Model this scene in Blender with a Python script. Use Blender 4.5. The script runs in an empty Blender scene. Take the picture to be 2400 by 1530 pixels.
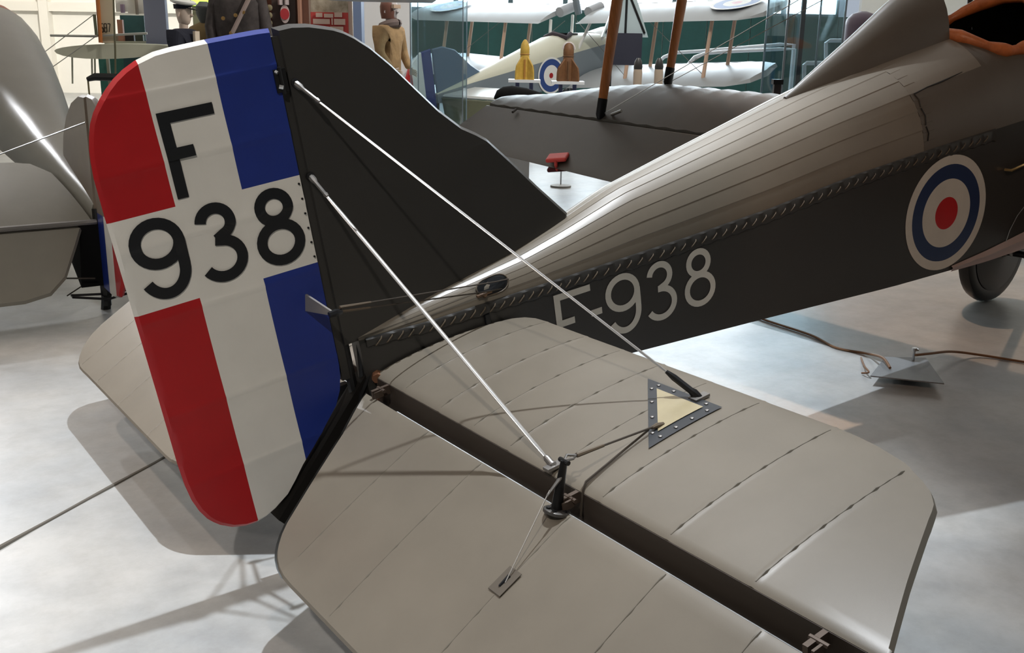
import bpy, bmesh, math, random
from mathutils import Vector, Matrix
random.seed(7)
S = bpy.context.scene
COL = S.collection
# ------------------------------------------------------------------ camera
FPX = 2365.4758
CW = Vector((-1.303423, -2.670687, 1.613730))
RIGHT = Vector((0.810365, -0.585664, 0.01752))
DOWN = Vector((-0.145752, -0.230453, -0.962106))
FWD = Vector((0.567508, 0.777103, -0.272113))
cd = bpy.data.cameras.new('camera')
cam = bpy.data.objects.new('camera', cd)
COL.objects.link(cam)
cd.sensor_fit = 'HORIZONTAL'
cd.sensor_width = 36.0
cd.lens = FPX / 2400.0 * 36.0
cd.clip_start = 0.05
cd.clip_end = 200
U_ = -DOWN
B_ = -FWD
cam.matrix_world = Matrix(((RIGHT.x, U_.x, B_.x, CW.x), (RIGHT.y, U_.y, B_.y, CW.y), (RIGHT.z, U_.z, B_.z, CW.z), (0, 0, 0, 1)))
S.camera = cam
# ------------------------------------------------------------------ world, exposure, lights
wd = bpy.data.worlds.new('world')
S.world = wd
wd.use_nodes = True
wd.node_tree.nodes['Background'].inputs[0].default_value = (0.75, 0.85, 1.0, 1)
wd.node_tree.nodes['Background'].inputs[1].default_value = 0.5
S.view_settings.view_transform = 'Standard'
S.view_settings.look = 'None'
S.view_settings.gamma = 1.0
S.view_settings.use_curve_mapping = False
S.view_settings.exposure = 0.0


def spot(name, loc, target, watts, color, angle, blend=0.3, radius=0.05):
    l = bpy.data.lights.new(name, 'SPOT')
    l.energy = watts
    l.color = color
    l.spot_size = math.radians(angle)
    l.spot_blend = blend
    l.shadow_soft_size = radius
    o = bpy.data.objects.new(name, l)
    COL.objects.link(o)
    o.location = loc
    o.rotation_euler = (Vector(target) - Vector(loc)).to_track_quat('-Z', 'Y').to_euler()
    return o


def area(name, loc, target, watts, color, sx, sy):
    l = bpy.data.lights.new(name, 'AREA')
    l.shape = 'RECTANGLE'
    l.size = sx
    l.size_y = sy
    l.energy = watts
    l.color = color
    o = bpy.data.objects.new(name, l)
    COL.objects.link(o)
    o.location = loc
    o.rotation_euler = (Vector(target) - Vector(loc)).to_track_quat('-Z', 'Y').to_euler()
    return o


COOL = (0.93, 0.97, 1.0)
WARM = (1.0, 0.80, 0.64)
spot('key_lamp', (1.40, 0.17, 8.4), (-0.2, 0.1, 0.4), 3000, (0.90, 0.95, 1.0), 40, 0.75, 0.07)
spot('rear_lamp', (-3.4, -3.6, 5.2), (-0.3, 0.4, 0.5), 640, (1, .92, .83), 42, 0.7, 0.06)
spot('left_lamp', (-2.2, 3.6, 5.2), (-0.4, 1.6, 0.3), 380, (1, .76, .60), 36, 0.5, 0.06)
spot('left_wash', (-4.5, 1.0, 6.5), (-1.5, 2.0, 0.0), 260, (1, .88, .80), 80, 0.8, 0.3)
spot('far_left_lamp', (-0.6, 8.6, 4.1), (-0.5, 1.9, 0.0), 450, (0.95, 0.97, 1.0), 26, 0.4, 0.08)
spot('port_lamp', (2.6, 3.4, 8.0), (2.1, 0.7, 0.0), 2800, (0.86, 0.93, 1.0), 24, 0.35, 0.06)
spot('side_lamp', (-1.2, -5.0, 4.6), (3.7, -0.5, 0.1), 360, (1, .66, .46), 34, 0.4, 0.05)
spot('nose_lamp', (7.5, 3.5, 4.8), (4.2, 0.5, 0.0), 620, (1, .66, .44), 44, 0.4, 0.06)
spot('hall_lamp_left', (4.0, 16.0, 6.5), (2.0, 24.0, 2.0), 5000, (1, .95, .86), 100, 0.7, 0.2)
spot('hall_lamp_mid', (7.0, 5.0, 6.4), (7.0, 10.5, 1.2), 1100, (1, .95, .88), 90, 0.7, 0.2)

# ------------------------------------------------------------------ helpers
FH = Vector((FWD.x, FWD.y, 0)).normalized()          # horizontal viewing direction of the hall axis
RH = Vector((FH.y, -FH.x, 0))
UP = Vector((0, 0, 1))


def at(u, v, D):
    """point of the hall seen at (u, v) whose distance along the hall axis is D"""
    w = RIGHT * ((u - 1200) / FPX) + DOWN * ((v - 765) / FPX) + FWD
    return CW + w * (D / w.dot(FH))


def onfloor(u, v, z=0.0):
    w = RIGHT * ((u - 1200) / FPX) + DOWN * ((v - 765) / FPX) + FWD
    return CW + w * ((z - CW.z) / w.z)


MATS = {}


def mat(name, col, rough=0.5, metal=0.0, spec=0.5, noise=0.0, nscale=8.0, col2=None, bump=0.0, bscale=200.0, emit=None, estr=0.0, coat=0.0, stretch=None):
    if name in MATS:
        return MATS[name]
    m = bpy.data.materials.new(name)
    m.use_nodes = True
    nt = m.node_tree
    bs = nt.nodes['Principled BSDF']
    bs.inputs['Base Color'].default_value = (*col, 1)
    bs.inputs['Roughness'].default_value = rough
    bs.inputs['Metallic'].default_value = metal
    bs.inputs['Specular IOR Level'].default_value = spec
    bs.inputs['Coat Weight'].default_value = coat
    bs.inputs['Coat Roughness'].default_value = 0.25
    if emit:
        bs.inputs['Emission Color'].default_value = (*emit, 1)
        bs.inputs['Emission Strength'].default_value = estr
    if noise > 0 or bump > 0:
        tc = nt.nodes.new('ShaderNodeTexCoord')
    if noise > 0:
        n = nt.nodes.new('ShaderNodeTexNoise')
        n.inputs['Scale'].default_value = nscale
        n.inputs['Detail'].default_value = 6
        n.inputs['Roughness'].default_value = 0.6
        src = tc.outputs['Object']
        if stretch:
            mp = nt.nodes.new('ShaderNodeMapping')
            mp.inputs['Scale'].default_value = stretch
            nt.links.new(src, mp.inputs[0])
            src = mp.outputs[0]
        nt.links.new(src, n.inputs['Vector'])
        r = nt.nodes.new('ShaderNodeValToRGB')
        c2 = col2 or tuple(c * (1 - noise) for c in col)
        r.color_ramp.elements[0].position = 0.35
        r.color_ramp.elements[1].position = 0.68
        r.color_ramp.elements[0].color = (*c2, 1)
        r.color_ramp.elements[1].color = (*col, 1)
        nt.links.new(n.outputs[0], r.inputs[0])
        nt.links.new(r.outputs[0], bs.inputs['Base Color'])
    if bump > 0:
        n2 = nt.nodes.new('ShaderNodeTexNoise')
        n2.inputs['Scale'].default_value = bscale
        n2.inputs['Detail'].default_value = 4
        nt.links.new(tc.outputs['Object'], n2.inputs['Vector'])
        b = nt.nodes.new('ShaderNodeBump')
        b.inputs['Strength'].default_value = bump
        b.inputs['Distance'].default_value = 0.01
        nt.links.new(n2.outputs[0], b.inputs['Height'])
        nt.links.new(b.outputs[0], bs.inputs['Normal'])
    MATS[name] = m
    return m


def glass_mat(name, tint, fac=0.12, rough=0.03):
    if name in MATS:
        return MATS[name]
    m = bpy.data.materials.new(name)
    m.use_nodes = True
    nt = m.node_tree
    nt.nodes.clear()
    out = nt.nodes.new('ShaderNodeOutputMaterial')
    tr = nt.nodes.new('ShaderNodeBsdfTransparent')
    tr.inputs[0].default_value = (*tint, 1)
    gl = nt.nodes.new('ShaderNodeBsdfGlossy')
    gl.inputs['Roughness'].default_value = rough
    mx = nt.nodes.new('ShaderNodeMixShader')
    mx.inputs[0].default_value = fac
    nt.links.new(tr.outputs[0], mx.inputs[1])
    nt.links.new(gl.outputs[0], mx.inputs[2])
    nt.links.new(mx.outputs[0], out.inputs[0])
    MATS[name] = m
    return m


def link_mesh(name, me, mats, parent=None, smooth=True):
    for m in (mats if isinstance(mats, (list, tuple)) else [mats]):
        me.materials.append(m)
    if smooth:
        for p in me.polygons:
            p.use_smooth = True
    o = bpy.data.objects.new(name, me)
    COL.objects.link(o)
    if parent:
        o.parent = parent
    return o


class MB:
    def __init__(self):
        self.v = []
        self.f = []
        self.mi = []

    def add(self, vs, fs, mi=0):
        k = len(self.v)
        self.v += [tuple(p) for p in vs]
        self.f += [tuple(i + k for i in f) for f in fs]
        self.mi += [mi] * len(fs)
        return self

    def box(self, c, s, M=None, mi=0):
        c = Vector(c)
        P = []
        for dx in (-.5, .5):
            for dy in (-.5, .5):
                for dz in (-.5, .5):
                    p = Vector((dx * s[0], dy * s[1], dz * s[2]))
                    P.append(c + (M @ p if M else p))
        return self.add(P, [(0, 1, 3, 2), (4, 6, 7, 5), (0, 4, 5, 1), (2, 3, 7, 6), (0, 2, 6, 4), (1, 5, 7, 3)], mi)

    def quadbox(self, P4, thick):
        """four corner points extruded by the vector thick"""
        a = [Vector(p) for p in P4]
        t = Vector(thick)
        return self.add(a + [p + t for p in a], [(3, 2, 1, 0), (4, 5, 6, 7), (0, 1, 5, 4), (1, 2, 6, 5), (2, 3, 7, 6), (3, 0, 4, 7)])

    def tube(self, pts, r, n=8, cap=True, flat=None, mi=0):
        """round tube through pts; r is a radius or a list; flat=(a,b,axis) gives a streamlined section"""
        pts = [Vector(p) for p in pts]
        k = len(pts)
        rs = r if isinstance(r, (list, tuple)) else [r] * k
        rings = []
        prev = None
        for i, p in enumerate(pts):
            t = (pts[min(i + 1, k - 1)] - pts[max(i - 1, 0)]).normalized()
            if flat:
                a = flat[2] - t * flat[2].dot(t)
            elif prev is not None:
                a = prev - t * prev.dot(t)
            else:
                a = t.cross(Vector((0, 0, 1)))
                if a.length < 1e-3:
                    a = t.cross(Vector((1, 0, 0)))
            a.normalize()
            prev = a
            b = t.cross(a)
            sa, sb = (flat[0], flat[1]) if flat else (1, 1)
            rings.append([p + a * (math.cos(2 * math.pi * j / n) * rs[i] * sa) + b * (math.sin(2 * math.pi * j / n) * rs[i] * sb) for j in range(n)])
        vs = [q for rg in rings for q in rg]
        fs = []
        for i in range(k - 1):
            for j in range(n):
                fs.append((i * n + j, i * n + (j + 1) % n, (i + 1) * n + (j + 1) % n, (i + 1) * n + j))
        if cap:
            fs.append(tuple(reversed(range(n))))
            fs.append(tuple((k - 1) * n + j for j in range(n)))
        return self.add(vs, fs, mi)

    def lathe(self, prof, c=(0, 0, 0), n=20, M=None, sx=1.0, sy=1.0, mi=0):
        c = Vector(c)
        vs = []
        for r, z in prof:
            for j in range(n):
                a = 2 * math.pi * j / n
                p = Vector((r * math.cos(a) * sx, r * math.sin(a) * sy, z))
                vs.append(c + (M @ p if M else p))
        fs = []
        for i in range(len(prof) - 1):
            for j in range(n):
                fs.append((i * n + j, i * n + (j + 1) % n, (i + 1) * n + (j + 1) % n, (i + 1) * n + j))
        fs.append(tuple(reversed(range(n))))
        fs.append(tuple((len(prof) - 1) * n + j for j in range(n)))
        return self.add(vs, fs, mi)

    def rings(self, RR, close=True, caps=True, mi=0):
        n = len(RR[0])
        vs = [q for r in RR for q in r]
        fs = []
        for i in range(len(RR) - 1):
            for j in range(n if close else n - 1):
                fs.append((i * n + j, i * n + (j + 1) % n, (i + 1) * n + (j + 1) % n, (i + 1) * n + j))
        if caps:
            fs.append(tuple(reversed(range(n))))
            fs.append(tuple((len(RR) - 1) * n + j for j in range(n)))
        return self.add(vs, fs, mi)

    def build(self, name, mats, parent=None, smooth=True, fix=True):
        me = bpy.data.meshes.new(name)
        me.from_pydata(self.v, [], self.f)
        me.polygons.foreach_set('material_index', self.mi)
        me.update()
        if fix:
            bm = bmesh.new()
            bm.from_mesh(me)
            bmesh.ops.recalc_face_normals(bm, faces=bm.faces)
            bm.to_mesh(me)
            bm.free()
        o = link_mesh(name, me, mats, parent, smooth)
        if smooth:
            me.set_sharp_from_angle(angle=math.radians(42))
        return o


def tag(o, label=None, cat=None, group=None, kind=None):
    if label:
        o['label'] = label
    if cat:
        o['category'] = cat
    if group:
        o['group'] = group
    if kind:
        o['kind'] = kind
    return o


def thing(name, label, cat, M=None, group=None):
    o = bpy.data.objects.new(name, None)
    o.empty_display_size = 0.2
    COL.objects.link(o)
    if M is not None:
        o.matrix_world = M
    return tag(o, label, cat, group)


def interp(tab, x):
    if x <= tab[0][0]:
        return tab[0][1]
    for (a, fa), (b, fb) in zip(tab, tab[1:]):
        if x <= b:
            return fa + (fb - fa) * (x - a) / (b - a)
    return tab[-1][1]


def plate(name, outline, cu, cv, fn, mats, parent=None, matfn=None, inset=0.012, smooth=True):
    """solid skin over a flat outline (u, v): fn(u, v) -> (upper point, lower point, rim point)"""
    bm = bmesh.new()
    f = bm.faces.new([bm.verts.new((u, v, 0)) for u, v in outline])
    bm.normal_update()
    if f.normal.z < 0:
        bmesh.ops.reverse_faces(bm, faces=[f])
    if inset:
        bmesh.ops.inset_region(bm, faces=bm.faces[:], thickness=inset, use_even_offset=True, use_boundary=True)
    for c in cu:
        bmesh.ops.bisect_plane(bm, geom=bm.verts[:] + bm.edges[:] + bm.faces[:], plane_co=(c, 0, 0), plane_no=(1, 0, 0), dist=1e-5)
    for c in cv:
        bmesh.ops.bisect_plane(bm, geom=bm.verts[:] + bm.edges[:] + bm.faces[:], plane_co=(0, c, 0), plane_no=(0, 1, 0), dist=1e-5)
    bm.verts.index_update()
    V, top, bot = [], {}, {}
    ol = [Vector((u, v)) for u, v in outline]

    def edge_dist(p):
        best = 9.0
        for i in range(len(ol)):
            a_, b_ = ol[i - 1], ol[i]
            d_ = b_ - a_
            t_ = max(0.0, min(1.0, (p - a_).dot(d_) / max(1e-12, d_.length_squared)))
            best = min(best, (p - a_ - d_ * t_).length)
        return best
    for v in bm.verts:
        a, b, r = fn(v.co.x, v.co.y)
        if inset and not v.is_boundary:
            q = edge_dist(Vector((v.co.x, v.co.y))) / inset
            if q < 0.999:
                a, b = r.lerp(a, q), r.lerp(b, q)
        if v.is_boundary:
            top[v.index] = bot[v.index] = len(V)
            V.append(r)
        else:
            top[v.index] = len(V)
            V.append(a)
            bot[v.index] = len(V)
            V.append(b)
    F, MI = [], []
    for f in bm.faces:
        c = f.calc_center_median()
        mi = matfn(c.x, c.y) if matfn else 0
        F.append([top[v.index] for v in f.verts])
        F.append([bot[v.index] for v in reversed(f.verts)])
        MI += [mi, mi]
    bm.free()
    me = bpy.data.meshes.new(name)
    me.from_pydata([tuple(p) for p in V], [], F)
    me.polygons.foreach_set('material_index', MI)
    me.update()
    b2 = bmesh.new()
    b2.from_mesh(me)
    bmesh.ops.recalc_face_normals(b2, faces=b2.faces)
    b2.to_mesh(me)
    b2.free()
    o = link_mesh(name, me, mats, parent, smooth)
    if smooth:
        me.set_sharp_from_angle(angle=math.radians(26))
    return o


def frange(a, b, s):
    n = max(1, int(round((b - a) / s)))
    return [a + (b - a) * i / n for i in range(n + 1)]


# ------------------------------------------------------------------ materials
FAB = mat('doped_fabric', (0.030, 0.0285, 0.0265), 0.36, spec=0.55, noise=0.10, nscale=5, bump=0.06, bscale=900)
WINGF = mat('wing_fabric', (0.070, 0.062, 0.052), 0.42, spec=0.45, noise=0.12, nscale=4, bump=0.05, bscale=900)
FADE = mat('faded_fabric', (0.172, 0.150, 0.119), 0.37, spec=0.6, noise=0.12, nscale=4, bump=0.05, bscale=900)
FABW = mat('white_dope', (0.70, 0.68, 0.63), 0.42, noise=0.09, nscale=4, bump=0.04, bscale=700)
RED = mat('red_dope', (0.40, 0.007, 0.010), 0.38, noise=0.12, nscale=5, bump=0.04, bscale=700)
BLUE = mat('blue_dope', (0.011, 0.029, 0.21), 0.38, noise=0.12, nscale=5, bump=0.04, bscale=700)
INK = mat('black_paint', (0.006, 0.007, 0.009), 0.4)
NAVY = mat('navy_paint', (0.012, 0.025, 0.075), 0.4)
CREAM = mat('pale_paint', (0.50, 0.48, 0.43), 0.45, noise=0.1, nscale=9)
BLK = mat('black_metal', (0.012, 0.012, 0.013), 0.35, 0.3)
STEEL = mat('steel_wire', (0.62, 0.62, 0.62), 0.28, 0.9)
DULL = mat('dull_steel', (0.25, 0.24, 0.23), 0.4, 0.8)
CABLE = mat('braided_cable', (0.045, 0.035, 0.026), 0.6)
LEATH = mat('tan_leather', (0.55, 0.16, 0.045), 0.42, noise=0.35, nscale=22, bump=0.2, bscale=60)
WOOD = mat('varnished_wood', (0.62, 0.21, 0.06), 0.3, noise=0.3, nscale=6, stretch=(14, 14, 1))
RUB = mat('tyre_rubber', (0.008, 0.008, 0.008), 0.35)
LINEN = mat('clear_linen', (0.20, 0.188, 0.155), 0.33, noise=0.10, nscale=4, bump=0.05, bscale=500)
LINEND = mat('brown_linen', (0.20, 0.155, 0.115), 0.4, noise=0.15, nscale=5)
CELL = mat('celluloid', (0.40, 0.345, 0.22), 0.25, noise=0.12, nscale=12)
BRASS = mat('brass', (0.7, 0.45, 0.18), 0.3, 0.9)
LACE = mat('lacing_cord', (0.10, 0.075, 0.05), 0.6)
GREY = mat('grey_paint', (0.40, 0.42, 0.45), 0.4)
WHITE = mat('white_paint', (0.80, 0.80, 0.77), 0.5)
GREEN = mat('green_board', (0.015, 0.085, 0.075), 0.6, noise=0.2, nscale=3)
OLIVE = mat('olive_dope', (0.11, 0.12, 0.07), 0.45, noise=0.15, nscale=4)
IVORY = mat('cream_dope', (0.66, 0.66, 0.52), 0.4, noise=0.06, nscale=4)
PALEW = mat('pale_wood', (0.62, 0.42, 0.30), 0.4)
GLASS = glass_mat('case_glass', (0.88, 0.94, 0.96), 0.13)
PLATE = mat('painted_plate', (0.16, 0.17, 0.18), 0.4, noise=0.15, nscale=12)
TAN = mat('flying_cloth', (0.42, 0.27, 0.13), 0.8, noise=0.3, nscale=9)
SKIN = mat('mannequin_skin', (0.74, 0.60, 0.50), 0.5)
NAVC = mat('navy_cloth', (0.012, 0.014, 0.028), 0.8)
BROWNC = mat('brown_cloth', (0.20, 0.09, 0.035), 0.6, noise=0.3, nscale=12)
YELC = mat('yellow_cloth', (0.62, 0.40, 0.07), 0.6, noise=0.25, nscale=14)

# ------------------------------------------------------------------ the hall
fm = mat('floor_paint', (0.44, 0.44, 0.425), 0.30, spec=0.5, noise=0.2, nscale=1.3, col2=(0.31, 0.33, 0.345), bump=0.0)
nt = fm.node_tree
_bs = nt.nodes['Principled BSDF']
_n = nt.nodes.new('ShaderNodeTexNoise')
_n.inputs['Scale'].default_value = 2.2
_n.inputs['Detail'].default_value = 3
_mr = nt.nodes.new('ShaderNodeMapRange')
_mr.inputs[3].default_value = 0.27
_mr.inputs[4].default_value = 0.40
_t = nt.nodes.new('ShaderNodeTexCoord')
nt.links.new(_t.outputs['Object'], _n.inputs['Vector'])
nt.links.new(_n.outputs[0], _mr.inputs[0])
nt.links.new(_mr.outputs[0], _bs.inputs['Roughness'])
_n3 = nt.nodes.new('ShaderNodeTexNoise')
_n3.inputs['Scale'].default_value = 5.5
_n3.inputs['Detail'].default_value = 10
_n3.inputs['Roughness'].default_value = 0.72
_r3 = nt.nodes.new('ShaderNodeValToRGB')
_r3.color_ramp.elements[0].position = 0.36
_r3.color_ramp.elements[1].position = 0.60
_r3.color_ramp.elements[0].color = (0.78, 0.77, 0.76, 1)
_r3.color_ramp.elements[1].color = (1, 1, 1, 1)
_mx = nt.nodes.new('ShaderNodeMix')
_mx.data_type = 'RGBA'
_mx.blend_type = 'MULTIPLY'
_mx.inputs[0].default_value = 0.8
_old = _bs.inputs['Base Color'].links[0].from_socket
nt.links.new(_t.outputs['Object'], _n3.inputs['Vector'])
nt.links.new(_n3.outputs[0], _r3.inputs[0])
nt.links.new(_old, _mx.inputs[6])
nt.links.new(_r3.outputs[0], _mx.inputs[7])
nt.links.new(_mx.outputs[2], _bs.inputs['Base Color'])


def hall(r, f, z):
    return Vector((CW.x, CW.y, 0)) + RH * r + FH * f + UP * z


HR0, HR1, HF0, HF1, HZ = -17.0, 16.0, -9.0, 29.0, 9.0
# floor of two slabs meeting in a rough joint (seam runs from the left edge to behind the rudder)
sA, sB = onfloor(0, 1285), onfloor(380, 1075)
sd = (sB - sA).normalized()
sn = Vector((-sd.y, sd.x, 0))
c4 = [hall(HR0, HF0, 0), hall(HR1, HF0, 0), hall(HR1, HF1, 0), hall(HR0, HF1, 0)]


def clip(poly, p0, n):
    out = []
    for i in range(len(poly)):
        a, b = poly[i], poly[(i + 1) % len(poly)]
        da, db = (a - p0).dot(n), (b - p0).dot(n)
        if da >= 0:
            out.append(a)
        if da * db < 0:
            out.append(a + (b - a) * (da / (da - db)))
    return out


fl = MB()
for sgn in (1, -1):
    pl = clip(c4, sA + sn * (0.005 * sgn), sn * sgn)
    k = len(pl)
    fl.add(pl + [p - UP * 0.2 for p in pl], [tuple(range(k)), tuple(reversed(range(k, 2 * k)))] + [(i, (i + 1) % k, (i + 1) % k + k, i + k) for i in range(k)])
floor = fl.build('floor', fm, smooth=False)
tag(floor, 'worn pale painted concrete floor with a rough joint', 'floor', kind='structure')
jn = MB()
jp = []
for i in range(61):
    jp.append(sA - sd * 4 + sd * (i * 0.25) + sn * random.uniform(-0.006, 0.006) - UP * 0.004)
jn.tube(jp, [0.012 + random.uniform(-.004, .004) for _ in jp], 6)
jo = jn.build('joint_filler', mat('joint_filler', (0.10, 0.09, 0.075), 0.8), floor)
WALLW = mat('white_wall', (0.82, 0.80, 0.74), 0.6, noise=0.04, nscale=1)


def wall(name, a, b, z0, z1, m, thick):
    o = MB().quadbox([a + UP * z0, b + UP * z0, b + UP * z1, a + UP * z1], thick).build(name, m, smooth=False)
    return tag(o, kind='structure')


tag(wall('wall_left', hall(HR0, HF0, 0), hall(HR0, HF1, 0), 0, HZ, WALLW, -RH * 0.2), 'plain white hall wall on the left side', 'wall')
tag(wall('wall_right', hall(HR1, HF0, 0), hall(HR1, HF1, 0), 0, HZ, WALLW, RH * 0.2), 'plain white hall wall on the right side', 'wall')
tag(wall('wall_rear', hall(HR0, HF0, 0), hall(HR1, HF0, 0), 0, HZ, mat('rear_wall', (0.42, 0.38, 0.34), 0.7), -FH * 0.2), 'hall wall behind the viewpoint', 'wall')
ce = MB().quadbox([hall(HR0, HF0, HZ), hall(HR1, HF0, HZ), hall(HR1, HF1, HZ), hall(HR0, HF1, HZ)], UP * 0.2).build('ceiling', mat('ceiling_paint', (0.42, 0.40, 0.38), 0.8), smooth=False)
tag(ce, 'plain hall ceiling with added glowing fill panels', 'ceiling', kind='structure')
FILLGLOW = mat('fill_panel_glow', (0.8, 0.8, 0.8), 0.4, emit=(1.0, 0.90, 0.81), estr=1.25)  # unseen glowing strips added under the ceiling for sheen and ambient fill
f_ = 5.0
while f_ < HF1 - 2:
    MB().quadbox([hall(HR0 + 1.5, f_, HZ - .05), hall(HR1 - 1.5, f_, HZ - .05), hall(HR1 - 1.5, f_ + 1.3, HZ - .05), hall(HR0 + 1.5, f_ + 1.3, HZ - .05)], UP * 0.04).build('added_fill_panel', FILLGLOW, ce, smooth=False)
    f_ += 3.4
# far wall: white on the left, green boarding under a long window on the right
WR = 9.4
WL = -3.2                                              # where the window band starts
WZ0, WZ1 = at(1850, 38, HF1).z, 7.4
wf = MB()
for r0, r1, z0, z1 in ((HR0, WL, 0, HZ), (WL, WR, 0, WZ0), (WL, WR, WZ1, HZ), (WR, HR1, 0, HZ)):
    wf.quadbox([hall(r0, HF1, z0), hall(r1, HF1, z0), hall(r1, HF1, z1), hall(r0, HF1, z1)], FH * 0.2)
tag(wf.build('wall_far', WALLW, smooth=False), 'far white hall wall with a window band', 'wall', kind='structure')
bd = bpy.data.objects.new('wall_boarding', None)
COL.objects.link(bd)
tag(bd, 'dark green wall boarding under the far windows', 'boarding', kind='structure')
r = WL
_bm = None
while r < HR1 - 0.1:
    MB().quadbox([hall(r + .01, HF1 - .06, 0), hall(r + 1.19, HF1 - .06, 0), hall(r + 1.19, HF1 - .06, WZ0), hall(r + .01, HF1 - .06, WZ0)], FH * 0.055).build('board', GREEN, bd, smooth=False)
    r += 1.2
SKY = mat('daylight_pane', (0.8, 0.9, 1.0), 0.3, emit=(0.80, 0.92, 1.0), estr=11.0)
FRAME = mat('window_frame_paint', (0.10, 0.16, 0.18), 0.5)
r = WL
wn = 0
while r + 1.5 < WR + 0.1:
    wn += 1
    w = bpy.data.objects.new('window_%d' % wn, None)
    COL.objects.link(w)
    w.location = hall(r, HF1, WZ0)
    tag(w, 'tall daylight window with a dark frame in the far wall', 'window', group='far daylight windows', kind='structure')
    inv = -w.location
    fr = MB()
    for a0, a1, z0, z1 in ((0, .07, WZ0, WZ1), (1.43, 1.5, WZ0, WZ1), (0, 1.5, WZ0, WZ0 + .07), (0, 1.5, 4.4, 4.47), (0, 1.5, WZ1 - .07, WZ1)):
        fr.quadbox([hall(r + a0, HF1 + .02, z0) + inv, hall(r + a1, HF1 + .02, z0) + inv, hall(r + a1, HF1 + .02, z1) + inv, hall(r + a0, HF1 + .02, z1) + inv], FH * 0.12)
    fr.build('window_frame', FRAME, w, smooth=False)
    for z0, z1 in ((WZ0 + .07, 4.4), (4.47, WZ1 - .07)):
        MB().quadbox([hall(r + .07, HF1 + .09, z0) + inv, hall(r + 1.43, HF1 + .09, z0) + inv, hall(r + 1.43, HF1 + .09, z1) + inv, hall(r + .07, HF1 + .09, z1) + inv], FH * 0.02).build('pane', SKY, w, smooth=False)
    r += 1.5
# pilasters and beam of the white wall at the left
TR = mat('pilaster_paint', (0.78, 0.75, 0.68), 0.6)
for i, u in enumerate((107, -420)):
    p = at(u, 90, HF1 - .3)
    rr = (p - CW).dot(RH)
    tag(MB().quadbox([hall(rr - .12, HF1 - .3, 0), hall(rr + .12, HF1 - .3, 0), hall(rr + .12, HF1 - .3, HZ), hall(rr - .12, HF1 - .3, HZ)], FH * .3).build('trim_%d' % (i + 1), TR, smooth=False), ('white pilaster on the far wall beside the linen aircraft', 'white pilaster on the far wall out to the left')[i], 'pilaster', kind='structure')
zb = at(160, 16, HF1 - .2).z
tag(MB().quadbox([hall(HR0, HF1 - .22, zb - .12), hall(WL, HF1 - .22, zb - .12), hall(WL, HF1 - .22, zb + .12), hall(HR0, HF1 - .22, zb + .12)], FH * .22).build('trim_3', TR, smooth=False), 'white horizontal beam along the far wall', 'beam', kind='structure')

# ------------------------------------------------------------------ the biplane F-938 (own frame: x forward, y to port, z up; sits tail-down)
PITCH = math.radians(10.5)
AM = Matrix.Translation((0, 0, 0.68)) @ Matrix.Rotation(-PITCH, 4, 'Y')
AMI = AM.inverted()
plane = thing('biplane', 'dark brown doped biplane with tricolour striped rudder reading F 938', 'aircraft', AM)
W0, K = 0.0209, 0.116


def hw(x):
    return W0 + K * x if x < 3.4 else W0 + K * 3.4


LONG = [(0, .043), (.3, .028), (1.3, .033), (1.7, .041), (2.13, .066), (2.6, .074), (6, .074)]
LOWR = [(0, -.215), (1.05, -.327), (1.67, -.388), (2.34, -.458), (2.93, -.505), (3.3, -.52), (6, -.52)]
CROWN = [(0, .050), (.055, .055), (.163, .072), (.324, .097), (.509, .119), (.668, .138), (.855, .178), (1.12, .245), (1.5, .295), (2.08, .368), (2.6, .425), (3.0, .47), (3.7, .50), (4.6, .44), (5.5, .30)]


def zdeck(x, y):
    a = min(1, abs(y) / hw(x))
    return interp(LONG, x) + (interp(CROWN, x) - interp(LONG, x)) * (1 - a ** 2.15) ** (1 / 2.15)


# fuselage sides and belly
st = frange(0.06, 5.2, 0.1)
RR = []
for x in st:
    w, zt, zb_ = hw(x), interp(LONG, x), interp(LOWR, x)
    if x > 4.2:
        q = (x - 4.2) / 1.0
        zb_ += .06 * q
    RR.append([Vector((x, -w, zt)), Vector((x, -w - .001, (zt + zb_) / 2)), Vector((x, -w, zb_)), Vector((x, 0, zb_ - .01)), Vector((x, w, zb_)), Vector((x, w + .001, (zt + zb_) / 2)), Vector((x, w, zt))])
body = MB().rings(RR, close=False, caps=True).build('fuselage_body', FAB, plane, smooth=False)
# top decking: stringers as shallow ridges, cockpit cut out
NS = 7                                                # bays from longeron to crown
CK0, CK1 = 2.96, 3.7


def yrim(x):
    q = (x - (CK0 + CK1) / 2) / ((CK1 - CK0) / 2)
    return 0.305 * max(0.0, 1 - abs(q) ** 3.2) ** 0.55


def deck_pt(x, s, sink=0.0):
    """s 0..1 from starboard longeron to the crown, 2 at the port longeron"""
    a = math.pi * s / 2
    w = hw(x)
    y = -w * math.cos(a)
    z = zdeck(x, y)
    p = Vector((x, y, z))
    if sink:
        p -= Vector((0, -math.cos(a), math.sin(a))) * sink
    return p


dk = MB()


def deck_range(xs, s0f, s1f, nb):
    R2 = []
    for x in xs:
        row = []
        gd = 0.0017 * min(1, x / 1.0) if x < 2.525 else 0.0
        for i in range(nb + 1):
            for dq, sk_ in ((-.5, .35), (-.04, 1.0), (.03, 0.0)) if 0 < i < nb else ((0, 0),):
                s = s0f(x) + (s1f(x) - s0f(x)) * (i + dq) / nb
                row.append(deck_pt(x, s, gd * sk_))
        R2.append(row)
    dk.rings(R2, close=False, caps=False)


def srim(x):
    c = min(1, yrim(x) / hw(x))
    return math.acos(c) / (math.pi / 2)


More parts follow.
